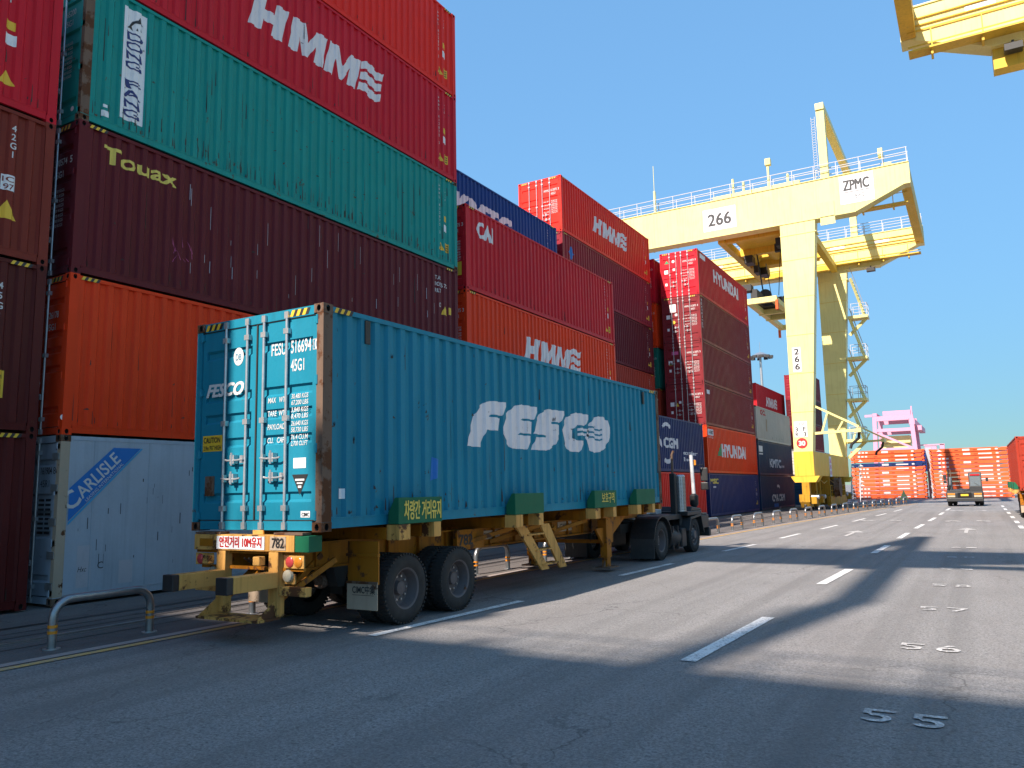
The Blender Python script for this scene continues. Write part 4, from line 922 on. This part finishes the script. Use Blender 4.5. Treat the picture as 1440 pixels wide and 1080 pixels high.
    for z0, z1 in ((1.98, 2.38), (1.72, 1.95)): MB().box(1.10, 3.80, z0, 1.32, 3.87, z1).build('mirror', K, R, bevel=.025)
    MB().box(1.02, 3.45, 2.45, 1.09, 3.53, 2.6).build('marker_lamp', M['lens_amber'], R)
    MB().tube([(.35, 2.0, 1.1), (.2, 2.15, 2.6), (.2, 2.2, 2.65)], .014, 6).build('hose', K, R)
    # cab on the left
    cb = MB().prism([(1.95, 1.0), (3.95, 1.0), (3.95, 1.45), (3.72, 2.50), (2.0, 2.52), (1.95, 2.4)], -1.20, -.34, 'x').build('cab', M['cab_grey'], R, bevel=.05)
    MB().add([(-1.10, 3.965, 1.50), (-.44, 3.965, 1.50), (-.46, 3.765, 2.40), (-1.08, 3.765, 2.40)], [(0, 1, 2, 3)]).build('windscreen', M['glass'], cb)
    MB().box(-.338, 2.3, 1.55, -.334, 3.5, 2.35).build('side_window', M['glass'], cb); MB().box(-1.08, 3.80, 2.27, -.46, 3.86, 2.38).build('sun_visor', M['red'], cb)
    MB().tube([(-.95, 3.96, 1.55), (-.70, 3.93, 1.72)], .012, 6).build('wiper', K, cb)
    bd = MB().box(-1.2, 3.40, .62, 1.2, 4.12, 1.0).box(-1.2, 3.46, 1.002, 1.2, 4.0, 1.06).build('front_body', K, R, bevel=.03)
    MB().box(-1.2, 4.12, .36, 1.2, 4.30, .62).build('bumper', M['dark_grey'], R, bevel=.03)
    MB().box(-.45, 4.125, .66, .45, 4.15, .99).build('grille', M['hole'], bd)
    pl_ = MB().box(-.25, 4.155, .76, .25, 4.165, .90).build('number_plate', M['sticker_y'], bd)
    for s_ in (-1, 1):
        MB().box(s_ * .62, 4.125, .68, s_ * 1.12, 4.15, .82).build('headlight', M['lens_clear'], bd); MB().box(s_ * .62, 4.125, .86, s_ * 1.12, 4.15, .97).build('indicator', M['lens_amber'], bd)
    MB().tube([(-1.2, 3.7, 1.9), (-1.55, 3.75, 2.0)], .015, 6).box(-1.62, 3.72, 1.8, -1.45, 3.8, 2.1).build('mirror', K, R)
    return R
TR = build_tractor('black terminal tractor coupled to the yellow trailer under the turquoise-blue container')
TR.location = (TX, 19.30, 0)
TR2 = copy_tree(TR); TR2['label'] = 'dark terminal tractor driving towards the viewer in front of the orange flat rack stacks'
for q in TR2.children:
    if q.name.split('.')[0] in ('equipment_box', 'cab', 'air_intake_pipe'):
        q.data = q.data.copy(); q.data.materials[0] = M['dark_grey']
TR2.location = (-1.0, 72.5, 0); TR2.rotation_euler.z = PI

# lorry cut by the right edge
T2 = copy_tree(T); T2['label'] = 'trailer under a red-brown container, cut off by the edge of the frame'; T2.location = (2.9, 45, 0)
c = container('red-brown container on the trailer cut off by the edge of the frame', 2.9 + CW / 2, 45, 1.342, ST, 'rust_red', group=None); c.rotation_euler.x = TILT; rear_marks(c, ST)

# ------------------------------------------------------------------ hoop bollards
hb = MB(); L_, Hh, rr_ = 1.30, .58, .22
pts = [(0, 0, 0), (0, 0, Hh - rr_)] + [(0, rr_ - rr_ * math.cos(t), Hh - rr_ + rr_ * math.sin(t)) for t in [PI / 2 * i / 6 for i in range(1, 7)]]
pts += [(0, L_ - y, z_) for (_, y, z_) in pts[::-1]]
hb.tube(pts, .052, 14)
HB = hb.mesh('hoop_tube', M['galv'], True)
hz = MB()
for y in (0, L_):
    for z_ in (.20, .27): hz.lathe([(-.018, .053), (-.018, .056), (.018, .056), (.018, .053)], 'z', (0, y, z_), 16)
HBB = hz.mesh('hoop_band', M['orange_band'], True)
hf = MB()
for y in (0, L_): hf.lathe([(0, .10), (.010, .10), (.013, .055)], 'z', (0, y, .001), 18)
HBF = hf.mesh('hoop_foot', M['galv'])
ordn = 'first second third fourth fifth sixth seventh eighth ninth tenth eleventh twelfth thirteenth fourteenth fifteenth sixteenth seventeenth eighteenth nineteenth twentieth twenty-first twenty-second twenty-third twenty-fourth'.split()
for i in range(24):
    y = 5.65 + i * 3.03; x = edge_x(y) - .60; slope = math.atan2(edge_x(y + 1.3) - edge_x(y), 1.3)
    lab = 'steel hoop guard with orange bands, %s along the kerb from the viewer' % ordn[i]
    if i == 0: lab = 'large steel hoop guard with orange bands, in front of the white refrigerated container'
    R = empty('hoop_guard', (x, y, 0), lab, 'bollard', 'steel hoop guards along the kerb', -slope)
    link('hoop', HB, R, M['hoop']); link('reflective_band', HBB, R, M['orange_band']); link('foot_flange', HBF, R, M['galv'])

# ------------------------------------------------------------------ rail mounted gantry cranes
GZ0, GZ1, GSP = 21.12, 23.97, 16.0
def crane(label, loc, sx=1, text=True, slim=False, trolley_x=-2.2, stairs=True, haunch=False):
    R = empty('gantry_crane', loc, label, 'crane', None)
    CY, CD = M['crane'], M['crane_shade_dirty']
    def X(x): return sx * x
    def bx(mb, x0, y0, z0, x1, y1, z1): mb.box(X(x0), y0, z0, X(x1), y1, z1); return mb
    LEFT = -44.0
    for gi, gy in enumerate((0.0, GSP)):
        inner = 1.0
        g = MB().prism([(X(LEFT), GZ0), (X(4.75), GZ0), (X(7.9), 22.45), (X(8.3), 22.45), (X(8.3), GZ1), (X(LEFT), GZ1)], gy, gy + 1.0, 'y').build('main_girder', CY, R)
        t = MB(); bx(t, LEFT, gy - .06, GZ1 + .003, 8.3, gy + 1.06, GZ1 + .06); bx(t, LEFT, gy - .05, GZ0 - .06, 4.7, gy + 1.05, GZ0 - .003)
        for xx in (-29, -18.6, -10.4, -3.9, .2, 2.1): bx(t, xx, gy - .012, GZ0, xx + .05, gy - .002, GZ1)
        t.build('flange', CY, g)
        # trolley rail, walkway and pipes on the inner side
        w = MB(); iy = gy + 1.0 if gi == 0 else gy; sg = 1 if gi == 0 else -1
        def iyb(mb, x0, d0, z0, x1, d1, z1): mb.box(X(x0), iy + sg * d0, z0, X(x1), iy + sg * d1, z1)
        iyb(w, LEFT, .01, 21.45, 8.0, .75, 21.53); iyb(w, LEFT, .62, 21.7, 8.0, .66, 21.76); iyb(w, LEFT, .62, 22.4, 8.0, .66, 22.44)
        for i in range(26): iyb(w, LEFT + 1 + i * 2, .62, 21.53, LEFT + 1.05 + i * 2, .67, 22.44); iyb(w, LEFT + 1 + i * 2, .01, 21.2, LEFT + 1.1 + i * 2, .6, 21.45)
        for zz_ in (22.75, 23.0, 23.35): iyb(w, LEFT, .03, zz_, 7.8, .09, zz_ + .05)
        w.build('walkway', CD, g)
        lab = MB()
        for i in range(13):
            xx = LEFT + 4 + i * 3.7; iyb(lab, xx, .004, 23.05, xx + 1.2, .02, 23.3)
        lab.build('panel', M['sticker_w'], g)
        rl = MB(); 
        for ry in (gy + .05, gy + .95):
            n_ = 34
            for i in range(n_ + 1):
                xx = LEFT + (8.2 - LEFT) * i / n_; rl.box(X(xx) - .025, ry - .025, GZ1 + .06, X(xx) + .025, ry + .025, GZ1 + 1.12)
            for zz_ in (GZ1 + .6, GZ1 + 1.1): rl.box(X(LEFT), ry - .022, zz_, X(8.25), ry + .022, zz_ + .045)
        rl.build('handrail', M['pale'], g)
        # legs
        for lx, fl in ((0, 1), (-28.2, -1)):
            zt, zb = GZ0 - .065, 4.18
            if slim: a0, a1, b0, b1 = -.65, -.10, -.65, -.10
            else: a0, a1, b0, b1 = -.57, 1.92, -.65, .63
            if fl < 0: a0, a1, b0, b1 = -a1, -a0, -b1, -b0
            l = MB(); y0, y1 = gy - .10 + .1, gy + 1.05
            v = [(X(lx + b0), y0, zb), (X(lx + b1), y0, zb), (X(lx + b1), y1, zb), (X(lx + b0), y1, zb), (X(lx + a0), y0, zt), (X(lx + a1), y0, zt), (X(lx + a1), y1, zt), (X(lx + a0), y1, zt)]
            l.add(v, [(0,3,2,1),(4,5,6,7),(0,1,5,4),(1,2,6,5),(2,3,7,6),(3,0,4,7)])
            lo = l.build('leg', CY, R)
            sm = MB()
            for q in range(1, 6):
                t_ = q / 6; e0, e1 = lx + b0 + (a0 - b0) * t_, lx + b1 + (a1 - b1) * t_; zz_ = zb + (zt - zb) * t_; bx(sm, e0 - .004, y0 - .006, zz_, e1 + .004, y1 + .006, zz_ + .03)
            sm.build('weld_seam', CD, lo)
            c_ = MB(); bx(c_, lx + a0 - .04, y0 - .03, zt - .9, lx + a1 + .04, y1 + .03, zt - .82); c_.build('collar', CY, lo)
    if haunch: bx(MB(), -3, GSP + .25, 20.1, 4.72, GSP + .98, 21.055).build('girder_haunch', CD, R)
    # portal over the girders and end ties
    p = MB()
    for y in (.2, GSP + .2): bx(p, 2.5, y, GZ1 + .062, 3.05, y + .6, 29.4)
    bx(p, 2.48, .1, 29.402, 3.07, GSP + .9, 29.9)
    bx(p, 2.3, -.05, 20.5, 3.3, -.005, 22.2)
    po = p.build('portal_frame', CY, R)
    ld = MB()
    for xx in (2.1, 2.35): ld.box(X(xx), .3, GZ1 + .3, X(xx) + .03, .33, 29.0)
    for i in range(22): ld.box(X(2.1), .3, 24.6 + i * .2, X(2.38), .33, 24.63 + i * .2)
    ld.build('ladder', M['pale'], po)
    e = MB(); bx(e, 7.65, 1.06, 22.46, 8.28, GSP - .06, 24.0); e.build('end_tie', CD, R)
    e = MB(); bx(e, LEFT + .02, 1.06, 22.0, LEFT + .7, GSP - .06, 23.9); e.build('end_tie', CD, R)
    # sill beams, bogies, service gear
    for lx in (0, -28.2):
        s_ = MB(); bx(s_, lx - .68, -.12, 2.45, lx + .66, GSP + 1.2, 4.176)
        so = s_.build('sill_beam', CD, R)
        for y in (0.4, GSP + .5):
            q = MB(); q.prism([(X(lx - .7), 2.0), (X(lx + .7), 2.0), (X(lx + 1.0), 2.44), (X(lx - 1.0), 2.44)], y - .5, y + .8, 'y'); q.build('saddle', CD, so)
        for y in (-.4, 2.3, GSP - 2.4, GSP + .6):
            b = MB(); bx(b, lx - .35, y - .4, .62, lx + .35, y + 1.5, 1.15); bx(b, lx - .25, y + .3, 1.15, lx + .25, y + .8, 2.0); bx(b, lx + .36, y - .1, .5, lx + .75, y + .5, 1.0)
            b.prism([(y - .4, .62), (y - .1, .25), (y + 1.2, .25), (y + 1.5, .62)], X(lx - .3), X(lx + .3), 'x')
            bo = b.build('bogie', M['crane_base'], R)
            for yy in (y + .05, y + 1.05):
                wl = MB().lathe([(-.09, 0), (-.09, .30), (-.06, .34), (.06, .34), (.09, .30), (.09, 0)], 'x', (X(lx), yy, .365), 24); wl.build('rail_wheel', M['dark'], bo, smooth=True)
            mt = MB().lathe([(0, 0), (0, .16), (.5, .16), (.55, .1), (.55, 0)], 'x', (X(lx) + .36, y + .2, .95), 14); mt.build('travel_motor', M['galv'], bo, smooth=True)
    gear = MB()
    bx(gear, .66, 4.4, .25, .95, 12.3, .95); bx(gear, .2, 4.6, 1.0, .9, 4.7, 2.44); bx(gear, .2, 8.6, 1.0, .9, 8.7, 2.44); bx(gear, .2, 12.2, .2, .9, 12.3, 2.44)
    for y in (5.2, 7.0, 9.6, 11.2): bx(gear, -.3, y, .3, .5, y + .7, random.uniform(1.2, 2.2))
    gear.cyl((X(.3), 6.5, .4), (X(.45), 6.9, 2.3), .12, 10)
    for y in (1.9, 3.6, 13.4): bx(gear, -.25, y, .9, .25, y + .3, 2.44); gear.cyl((X(.3), y + .15, 1.1), (X(.3), y + .15, 2.4), .09, 8)
    gear.tube([(X(.7), 1.0, 2.3), (X(.75), 3.0, 1.9), (X(.72), 5.5, 2.2), (X(.7), 9.0, 1.8), (X(.7), 12.0, 2.3)], .035, 6)
    gear.build('service_platform', M['crane_base'], R)
    fn = MB()
    for y in [4.5 + i * .975 for i in range(9)]: fn.box(X(.90), y - .02, .95, X(.94), y + .02, 1.75)
    for z_ in (1.35, 1.73): bx(fn, .90, 4.48, z_, .94, 12.32, z_ + .04)
    fn.build('platform_railing', M['crane_base'], R)
    hb_ = MB(); bx(hb_, -.1, 13.6, .9, .6, 14.5, 2.2); hb_.build('control_cabinet', M['galv'], R)
    bl_ = MB(); bx(bl_, .1, 8.0, 1.15, .75, 9.2, 2.2); bl_.lathe([(0, 0), (0, .75), (.06, .75), (.06, .7), (.35, .7), (.35, .75), (.41, .75), (.41, 0)], 'x', (X(1.0), 6.4, 1.6), 24); bl_.build('cable_reel', M['tarnish'], R)
    lad = MB()
    for xx in (.75, 1.45): lad.beam((X(xx), GSP + 1.0, .15), (X(xx), GSP + 2.4, 2.6), .05, .16)
    for i in range(9): lad.box(X(.76), GSP + 1.05 + i * .155, .35 + i * .27, X(1.44), GSP + 1.3 + i * .155, .38 + i * .27)
    for xx in (.75, 1.45): lad.tube([(X(xx), GSP + 1.0, 1.1), (X(xx), GSP + 2.4, 3.5)], .025, 6)
    lad.build('access_stair', M['pale'], R)
    # trussed cable-guide brackets
    for gy in (.4, GSP + .4):
        b = MB(); A, B, C_ = Vector((X(.75), gy, 7.5)), Vector((X(.62), gy, 5.45)), Vector((X(3.7), gy, 5.55))
        b.beam(A, C_ + Vector((0, 0, .25)), .13, .14); b.beam(B, C_, .16, .18)
        for t in (.33, .66): b.beam(A.lerp(C_, t), B.lerp(C_, t - .12), .12, .12)
        b.beam(C_ + Vector((0, -.1, 0)), C_ + Vector((0, 1.0, .05)), .3, .3)
        bo = b.build('cable_bracket', CY, R)
        q = MB().tube([(C_.x, gy + .3, 5.5), (C_.x - X(.1), gy + .5, 5.0), (C_.x - X(.6), gy + .6, 4.6), (C_.x - X(.7), gy + .6, 4.3)], .10, 8); q.build('cable_guide', M['dark'], bo, smooth=True)
    # stair tower on the rear leg
    st = MB(); rl = MB(); lv = [5.6, 9.2, 12.9, 16.6]
    for i, zz_ in enumerate(lv):
        x0 = .95 + .30 * (i + .6); y0 = GSP - .3
        bx(st, x0 - .3, y0, zz_ - .12, x0 + 1.35, y0 + 1.5, zz_ + .12); st.beam((X(x0 - .3), y0 + .7, zz_ - 1.5), (X(x0 + 1.2), y0 + .7, zz_ - .1), .22, .26)
        for yy in (y0 + .02, y0 + 1.48):
            for xx in (x0 + .05, x0 + .7, x0 + 1.3): rl.box(X(xx) - .022, yy - .022, zz_ + .12, X(xx) + .022, yy + .022, zz_ + 1.2)
            for h_ in (.65, 1.18): rl.box(X(x0), yy - .02, zz_ + h_, X(x0 + 1.33), yy + .02, zz_ + h_ + .04)
        for h_ in (.65, 1.18): rl.box(X(x0 + 1.29), y0, zz_ + h_, X(x0 + 1.33), y0 + 1.48, zz_ + h_ + .04)
        a, b = Vector((X(x0 + .2), y0 + 1.6, zz_ + .1)), Vector((X(x0 - .1), y0 - 1.9 + 1.5, zz_ + 3.6))
        b = Vector((X(x0 + .15), y0 + .2, zz_ + 3.6)); a = Vector((X(x0 + 1.0), y0 + 1.8, zz_ + .1))
        for d in (0, .6): st.beam(a + Vector((0, d, 0)), b + Vector((0, d, 0)), .07, .30)
        for j in range(12): c_ = a.lerp(b, j / 12); st.box(c_.x - .12, c_.y, c_.z, c_.x + .12, c_.y + .5, c_.z + .03)
        for d in (0, .5): rl.tube([a + Vector((0, d, 1.0)), b + Vector((0, d, 1.0))], .022, 5)
    if stairs: so = st.build('stair_platform', CY, R); rl.build('stair_handrail', M['pale'], so)
    else: bx(MB(), -3.5, -2.6, 21.0, 9.0, -.07, 23.9).build('added_shade_box', CY, R)  # box added to the unseen crane's girder to shade the near ground
    # trolley
    tx = trolley_x; t = MB(); ty0, ty1 = .9, GSP + .1
    bx(t, tx - 3.4, 1.3, 20.9, tx - 2.9, GSP - .3, 21.5); bx(t, tx + 2.9, 1.3, 20.9, tx + 3.4, GSP - .3, 21.5)
    for y in (1.6, 6.0, 10.0, GSP - 1.2): bx(t, tx - 2.9, y, 20.95, tx + 2.9, y + .5, 21.45)
    bx(t, tx - 2.6, 2.2, 21.45, tx + 1.0, 6.5, 22.9); bx(t, tx - 2.2, 9.0, 21.45, tx + 2.4, 13.0, 22.6); bx(t, tx + 1.4, 3.0, 21.45, tx + 2.7, 5.0, 22.3)
    for xx in (tx - 2.4, tx - .6, tx + 1.6): t.lathe([(0, 0), (0, .62), (2.8, .62), (2.8, 0)], 'y', (X(xx), 6.8, 21.8), 18)
    to = t.build('trolley', CD, R)
    cb = MB(); bx(cb, tx + 1.2, 2.4, 18.9, tx + 2.9, 4.4, 20.7); cb.beam((X(tx + 2.2), 3.2, 20.6), (X(tx + 2.2), 3.2, 21.2), .5, .5); co = cb.build('operator_cab', CD, to, bevel=.05)
    gl = MB(); bx(gl, tx + 1.3, 2.385, 19.2, tx + 2.8, 2.392, 20.4); gl.build('cab_window', M['glass'], co)
    dk = MB()
    for i in range(10): a = random.uniform(-2.6, 2.0); y = random.uniform(1.5, 13); bx(dk, tx + a, y, 20.3, tx + a + random.uniform(.3, .9), y + random.uniform(.4, 1.2), 20.94)
    dk.build('trolley_machinery', M['dark'], to)
    hx = tx - .55
    sp_ = MB(); bx(sp_, hx - 1.15, 2.2, 15.9, hx - .75, GSP - 2.0, 16.3); bx(sp_, hx + .75, 2.2, 15.9, hx + 1.15, GSP - 2.0, 16.3)
    for y in (2.0, 6.5, 9.0, GSP - 2.1): bx(sp_, hx - 1.2, y, 15.85, hx + 1.2, y + .35, 16.28)
    so = sp_.build('spreader', CY, to)
    fl = MB()
    for xx in (-1.25, 1.1):
        for y in (1.95, GSP - 1.9): bx(fl, hx + xx, y, 15.2, hx + xx + .18, y + .3, 15.95)
    fl.build('flipper', M['flat_orange'], so)
    hd = MB(); bx(hd, hx - .9, 5.6, 16.35, hx + .9, 10.0, 17.0); hd.lathe([(-.12, 0), (-.12, .5), (.12, .5), (.12, 0)], 'y', (X(hx - .5), 6.2, 17.4), 18).lathe([(-.12, 0), (-.12, .5), (.12, .5), (.12, 0)], 'y', (X(hx + .5), 9.4, 17.4), 18); bx(hd, hx - 1.6, 3.0, 17.2, hx - .9, 3.9, 17.7); bx(hd, hx - 1.0, 3.2, 16.3, hx - .5, 5.6, 17.3)
    hd.build('headblock', M['dark'], so)
    rp = MB()
    for xx, y in ((-.6, 6.0), (.6, 6.0), (-.6, 9.4), (.6, 9.4), (-.6, 6.3), (.6, 9.1)): rp.tube([(X(hx + xx), y, 17.2), (X(hx + xx * 1.6), y, 20.95)], .03, 5)
    rp.build('hoist_rope', M['dark'], so)
    # lamps, aerials and cabinets on the girder
    for xx, h_ in ((-10.4, 2.0), (-1.3, 2.1), (-3.2, 1.2), (-4.0, 1.6), (.1, 1.1)):
        ac = bx(MB(), xx, .3, GZ1 + .061, xx + .14, .5, GZ1 + h_)
        if xx == -10.4: ac.tube([(X(-10.35), .4, GZ1 + 2), (X(-10.35), .4, GZ1 + 4.2)], .02, 5)
        if xx == -1.3: bx(ac, -1.4, .2, GZ1 + 2.1, -1.0, .6, GZ1 + 2.6)
        ac.build('girder_post', CY, R)
    for x0, x1, z0, z1 in ((-5.5, 1.0, .061, .4), (6.6, 7.2, .061, .35), (6.4, 6.7, .9, 1.5)): bx(MB(), x0, .2, GZ1 + z0, x1, .8, GZ1 + z1).build('girder_cabinet', CY, R)
    for xx in (-9.5, 3.6):
        f = MB(); bx(f, xx, GSP - .4, 20.55, xx + .7, GSP + .1, 20.85); bx(f, xx + .3, GSP - .2, 20.85, xx + .4, GSP - .1, 21.06); f.build('floodlight', M['dark'], R)
    if text:
        fy = -.004
        def panel(x0, z0, x1, z1, y=fy): return MB().box(X(x0), y - .012, z0, X(x1), y - .004, z1).build('sign_panel', M['sticker_w'], R)
        def T_(t, u, v, h, w, mat='ink_black', y=fy, **kw): Ink().text(t, u, v, h, w, **kw).wrap('lettering', M[mat], R, lambda a, b: (a, y - .016, b), None, (0, -1, 0))
        panel(-6.3, 21.6, -3.75, 23.35); T_('266', -5.9, 22.0, .95, 1.75, heavy=.03)
        panel(3.75, 21.75, 6.0, 23.85); T_('ZPMC', 4.0, 22.75, .75, 1.7, heavy=.03); T_('上海振华', 4.4, 22.05, .4, 1.0); Ink().rect(3.95, 22.58, 5.8, 22.63).wrap('lettering', M['ink_black'], R, lambda a, b: (a, fy - .016, b), None, (0, -1, 0))
        panel(-.30, 9.95, .28, 11.75); 
        for i, ch_ in enumerate('266'): Ink().text(ch_, .0, 11.22 - i * .55, .42, .30, align='c', heavy=.02).wrap('lettering', M['ink_black'], R, lambda a, b: (a, fy - .016, b), None, (0, -1, 0))
        panel(-.52, 5.22, .36, 6.35); T_('내부', -.3, 6.02, .24, .5); T_('3', -.46, 5.64, .3, .2, bold=.02); T_('F', .08, 5.64, .3, .2, bold=.02); T_('R', -.46, 5.27, .3, .22, bold=.02); T_('3', .08, 5.27, .3, .2, bold=.02)
        Ink().disc(-.06, 4.78, .38, 28).wrap('speed_disc', M['ink_red'], R, lambda a, b: (a, fy - .008, b)); T_('30', -.27, 4.62, .32, .42, 'ink_white', heavy=.025)
        # board on the sill side
        MB().box(X(.665), 6.6, 2.42, X(.68), 7.6, 4.0).build('sill_board', M['sticker_w'], R)
        Ink().text('266', 6.72, 3.5, .32, .76, bold=.02).text('ZPMC', 6.72, 3.05, .28, .76, bold=.02).text('2010', 6.75, 2.6, .28, .7, bold=.02).wrap('lettering', M['magenta'], R, lambda a, b: (X(.685), a, b))
    return R
crane('yellow rail gantry crane numbered 266 standing over the container stacks', (-10.6, 59.0, 0))
crane('brown-shaded yellow crane girder end jutting in at the top corner of the picture', (-1.40 + 8.3, 23.3, 0), sx=-1, text=False, trolley_x=-16, haunch=True)
crane('yellow gantry crane behind the viewer whose girders shade the roadway', (-10.7, -20.05, 0), text=False, slim=True, trolley_x=-20, stairs=False)

# ------------------------------------------------------------------ stacks of folded flat racks
def flat_mesh():
    b = MB(); hx, hy = 3.03, 1.2
    b.box(-hx + .2, -hy, .055, hx - .2, -hy + .12, .30); b.box(-hx + .2, hy - .12, .055, hx - .2, hy, .30); b.box(-hx + .2, -hy + .12, .10, hx - .2, hy - .12, .24)
    b.box(-2.2, -hy + .01, .304, 2.2, hy - .01, .350)
    for s_ in (-1, 1):
        for t in (-1, 1): b.box(s_ * 2.87, t * 1.04, .0, s_ * 3.035, t * 1.225, .118); b.box(s_ * 2.87, t * 1.04, .252, s_ * 3.035, t * 1.225, .371)
    for s_ in (-1, 1):
        b.prism([(s_ * (hx - .75), .30), (s_ * (hx - .55), .35), (s_ * hx, .35), (s_ * hx, .21), (s_ * (hx - .45), .21), (s_ * (hx - .6), .10)], -hy - .004, hy + .004, 'y')
    return b.mesh('flat_rack_base', M['flat_orange'])
FB = flat_mesh()
FE_ = MB().box(.02, -1.195, .352, 2.25, 1.195, .372).mesh('folded_end_wall', M['flat_orange'])
def flat_marks(j):
    k = Ink()
    r = random.Random(j)
    if r.random() < .5: k.rect(-.45, .12, .1, .29)
    if r.random() < .6: k.poly([(-2.45, .12), (-2.0, .12), (-2.25, .29)])
    else:
        for q in range(3): k.rect(-2.4 + q * .3, .14, -2.2 + q * .3, .27)
    if r.random() < .45: k.rect(.7, .14, 1.7, .25)
    k.rect(2.0, .14, 2.2, .27)
    return k
FLM = [flat_marks(j) for j in range(5)]
pk = Ink().rect(-1.05, .14, -.75, .20).rect(.35, .14, .6, .20)
HT = .47
def flat_rack(x, y, z_, j, label, mat='flat_orange'):
    R = empty('flat_rack', (x, y, z_), label, 'flat rack', 'folded flat racks in two stacks'); R.scale = (1.30, 1.0, HT / .376)
    link('base', FB, R, M[mat]); link('folded_end_wall', FE_, R, M[mat]); link('folded_end_wall', FE_, R, M[mat]).scale.x = -1
    FLM[j % 5].wrap('marking', M['ink_white'], R, lambda u, v: (u, -1.208, v)); pk.wrap('forklift_pocket', M['hole'], R, lambda u, v: (u, -1.206, v))
lv = 'bottom second third fourth fifth sixth seventh eighth ninth tenth eleventh twelfth thirteenth'.split()
for si, (fx, n_, side) in enumerate(((-9.15, 12, 'stack next to the crane stair'), (-.7, 12, 'stack behind the approaching dark tractor'))):
    for i in range(n_):
        dark = si == 0 and i == 8
        zt = i * HT + (.0 if i < 9 or si else .08)
        lab = 'folded orange flat rack, %s from the ground in the %s' % (lv[i], side)
        if i == 0: lab = 'folded orange flat rack at the foot of the %s' % side
        if i == n_ - 1: lab = 'folded orange flat rack topmost of the %s' % side
        if dark: lab = 'folded navy flat rack among the orange ones of the stack next to the crane stair'
        flat_rack(fx + random.uniform(-.05, .05), 104.2 + random.uniform(-.04, .04), zt, i + si * 3, lab, 'navy' if dark else 'flat_orange')
p = MB().box(-5.1, 105.0, 0, -4.5, 105.5, 5.9)
for i in range(4): p.box(-5.13, 104.97, .9 + i * 1.15, -4.47, 105.53, .94 + i * 1.15)
tag(p.build('pillar', M['white']), 'white pillar standing between the two stacks of orange flat racks', 'pillar')
for i, (x, col, lab) in enumerate(((-8.0, 'royal', 'blue container over the flat racks, between the pillar and the teal one'), (-1.75, 'teal_blue', 'teal container showing over the flat racks between two blue ones'), (3.9, 'royal', 'blue container over the flat racks, beside the red-brown lorry container'))):
    for zt in (3.2,): c = container(lab, x + CW / 2, 112.0, zt, ST, col, detail=False, group='containers behind the flat racks'); c.location.x = x; c.rotation_euler.z = -PI / 2; c.scale.y = .46
s_ = MB().prism([(0, 0), (.9, 0), (.45, 1.1)], 0, .08, 'y').box(.1, -.3, 0, .2, .4, .05).box(.7, -.3, 0, .8, .4, .05)
o = s_.build('warning_stand', M['crane']); o.location = (-7.6, 96, 0); tag(o, 'small yellow warning stand in front of the flat racks', 'stand')

# ------------------------------------------------------------------ mast with a ring of floodlights
LM = empty('light_mast', (-24.6, 110, 0), 'tall light mast with a round lamp ring above the grey container', 'light mast')
MB().tube([(0, 0, 0), (0, 0, 19.5)], [.32, .16], 12).build('pole', M['galv'], LM, smooth=True)
rg = MB().lathe([(0, .25), (0, 1.1), (.12, 1.15), (.2, 1.0), (.5, .5), (.6, 0)], 'z', (0, 0, 19.6), 24)
rg.build('lamp_ring', M['galv'], LM)
for k_ in range(10):
    a = 2 * PI * k_ / 10; fx, fy = 1.45 * math.cos(a), 1.45 * math.sin(a)
    MB().box(fx - .26, fy - .2, 19.3, fx + .26, fy + .2, 19.62).beam((fx * .6, fy * .6, 19.65), (fx, fy, 19.6), .06, .06).build('floodlight', M['dark'], LM)
MB().tube([(0, 0, 20.1), (0, 0, 21.6)], .03, 5).build('lightning_rod', M['galv'], LM)

# ------------------------------------------------------------------ pink quay cranes far away
def quay(loc, label, big=True):
    R = empty('quay_crane', loc, label, 'crane', 'pink quay cranes'); P = M['pink']
    if big:
        for x in (-4.4, 4.4):
            for y in (0, 14):
                MB().beam((x * 1.12, y, 0), (x * .95, y, 18.4), .95, 1.1, (0, 1, 0)).build('leg', P, R)
        for y in (0, 14):
            MB().box(-4.6, y - .5, 17.6, 4.6, y + .5, 18.8).build('portal_beam', P, R); MB().box(-4.6, y - .45, 14.8, 4.6, y + .45, 15.6).build('portal_beam', P, R); MB().box(-4.9, y - .4, 10.0, 4.9, y + .4, 10.7).build('portal_beam', P, R)
        MB().beam((-4.2, 0, 14.8), (4.4, 0, 10.3), .5, .5).build('brace', P, R)
        MB().box(3.6, -.5, 16.4, 4.9, 26, 17.8).box(-4.6, -.5, 18.82, -3.6, 22, 19.6).build('boom', P, R)
        MB().box(-2.5, 3, 18.82, 3.9, 12, 20.3).box(4.92, 2, 15, 6.2, 18, 16.2).build('machinery_house', P, R)
        MB().box(-3, 2, 12.0, 3.4, 9, 13.8).box(-3.6, 3, 10.8, 3.4, 6, 11.9).build('trolley', M['crane'], R)
        MB().box(-6.5, 0, 18.82, -4.7, .3, 19.4).box(4.2, 0, 18.82, 4.5, .3, 21).build('mast', P, R)
    else:
        MB().box(-3.2, 0, 8.4, 3.2, 2, 10.2).box(2.0, 0, 10.2, 3.0, 2, 11.4).box(-3.0, 0, 0, -2.2, 2, 8.39).box(2.2, 0, 0, 3.0, 2, 8.39).box(-3.2, 0, 11.2, 3.1, .3, 11.5).build('frame', P, R)
        MB().box(-1.4, .2, 10.21, 1.2, 1.8, 11.1).build('machinery_house', P, R)
    return R
quay((-17.4, 220, 0), 'large pink quay crane rising behind the flat racks')
quay((-9.7, 226, 0), 'low pink crane frame standing beside the large pink crane', False)
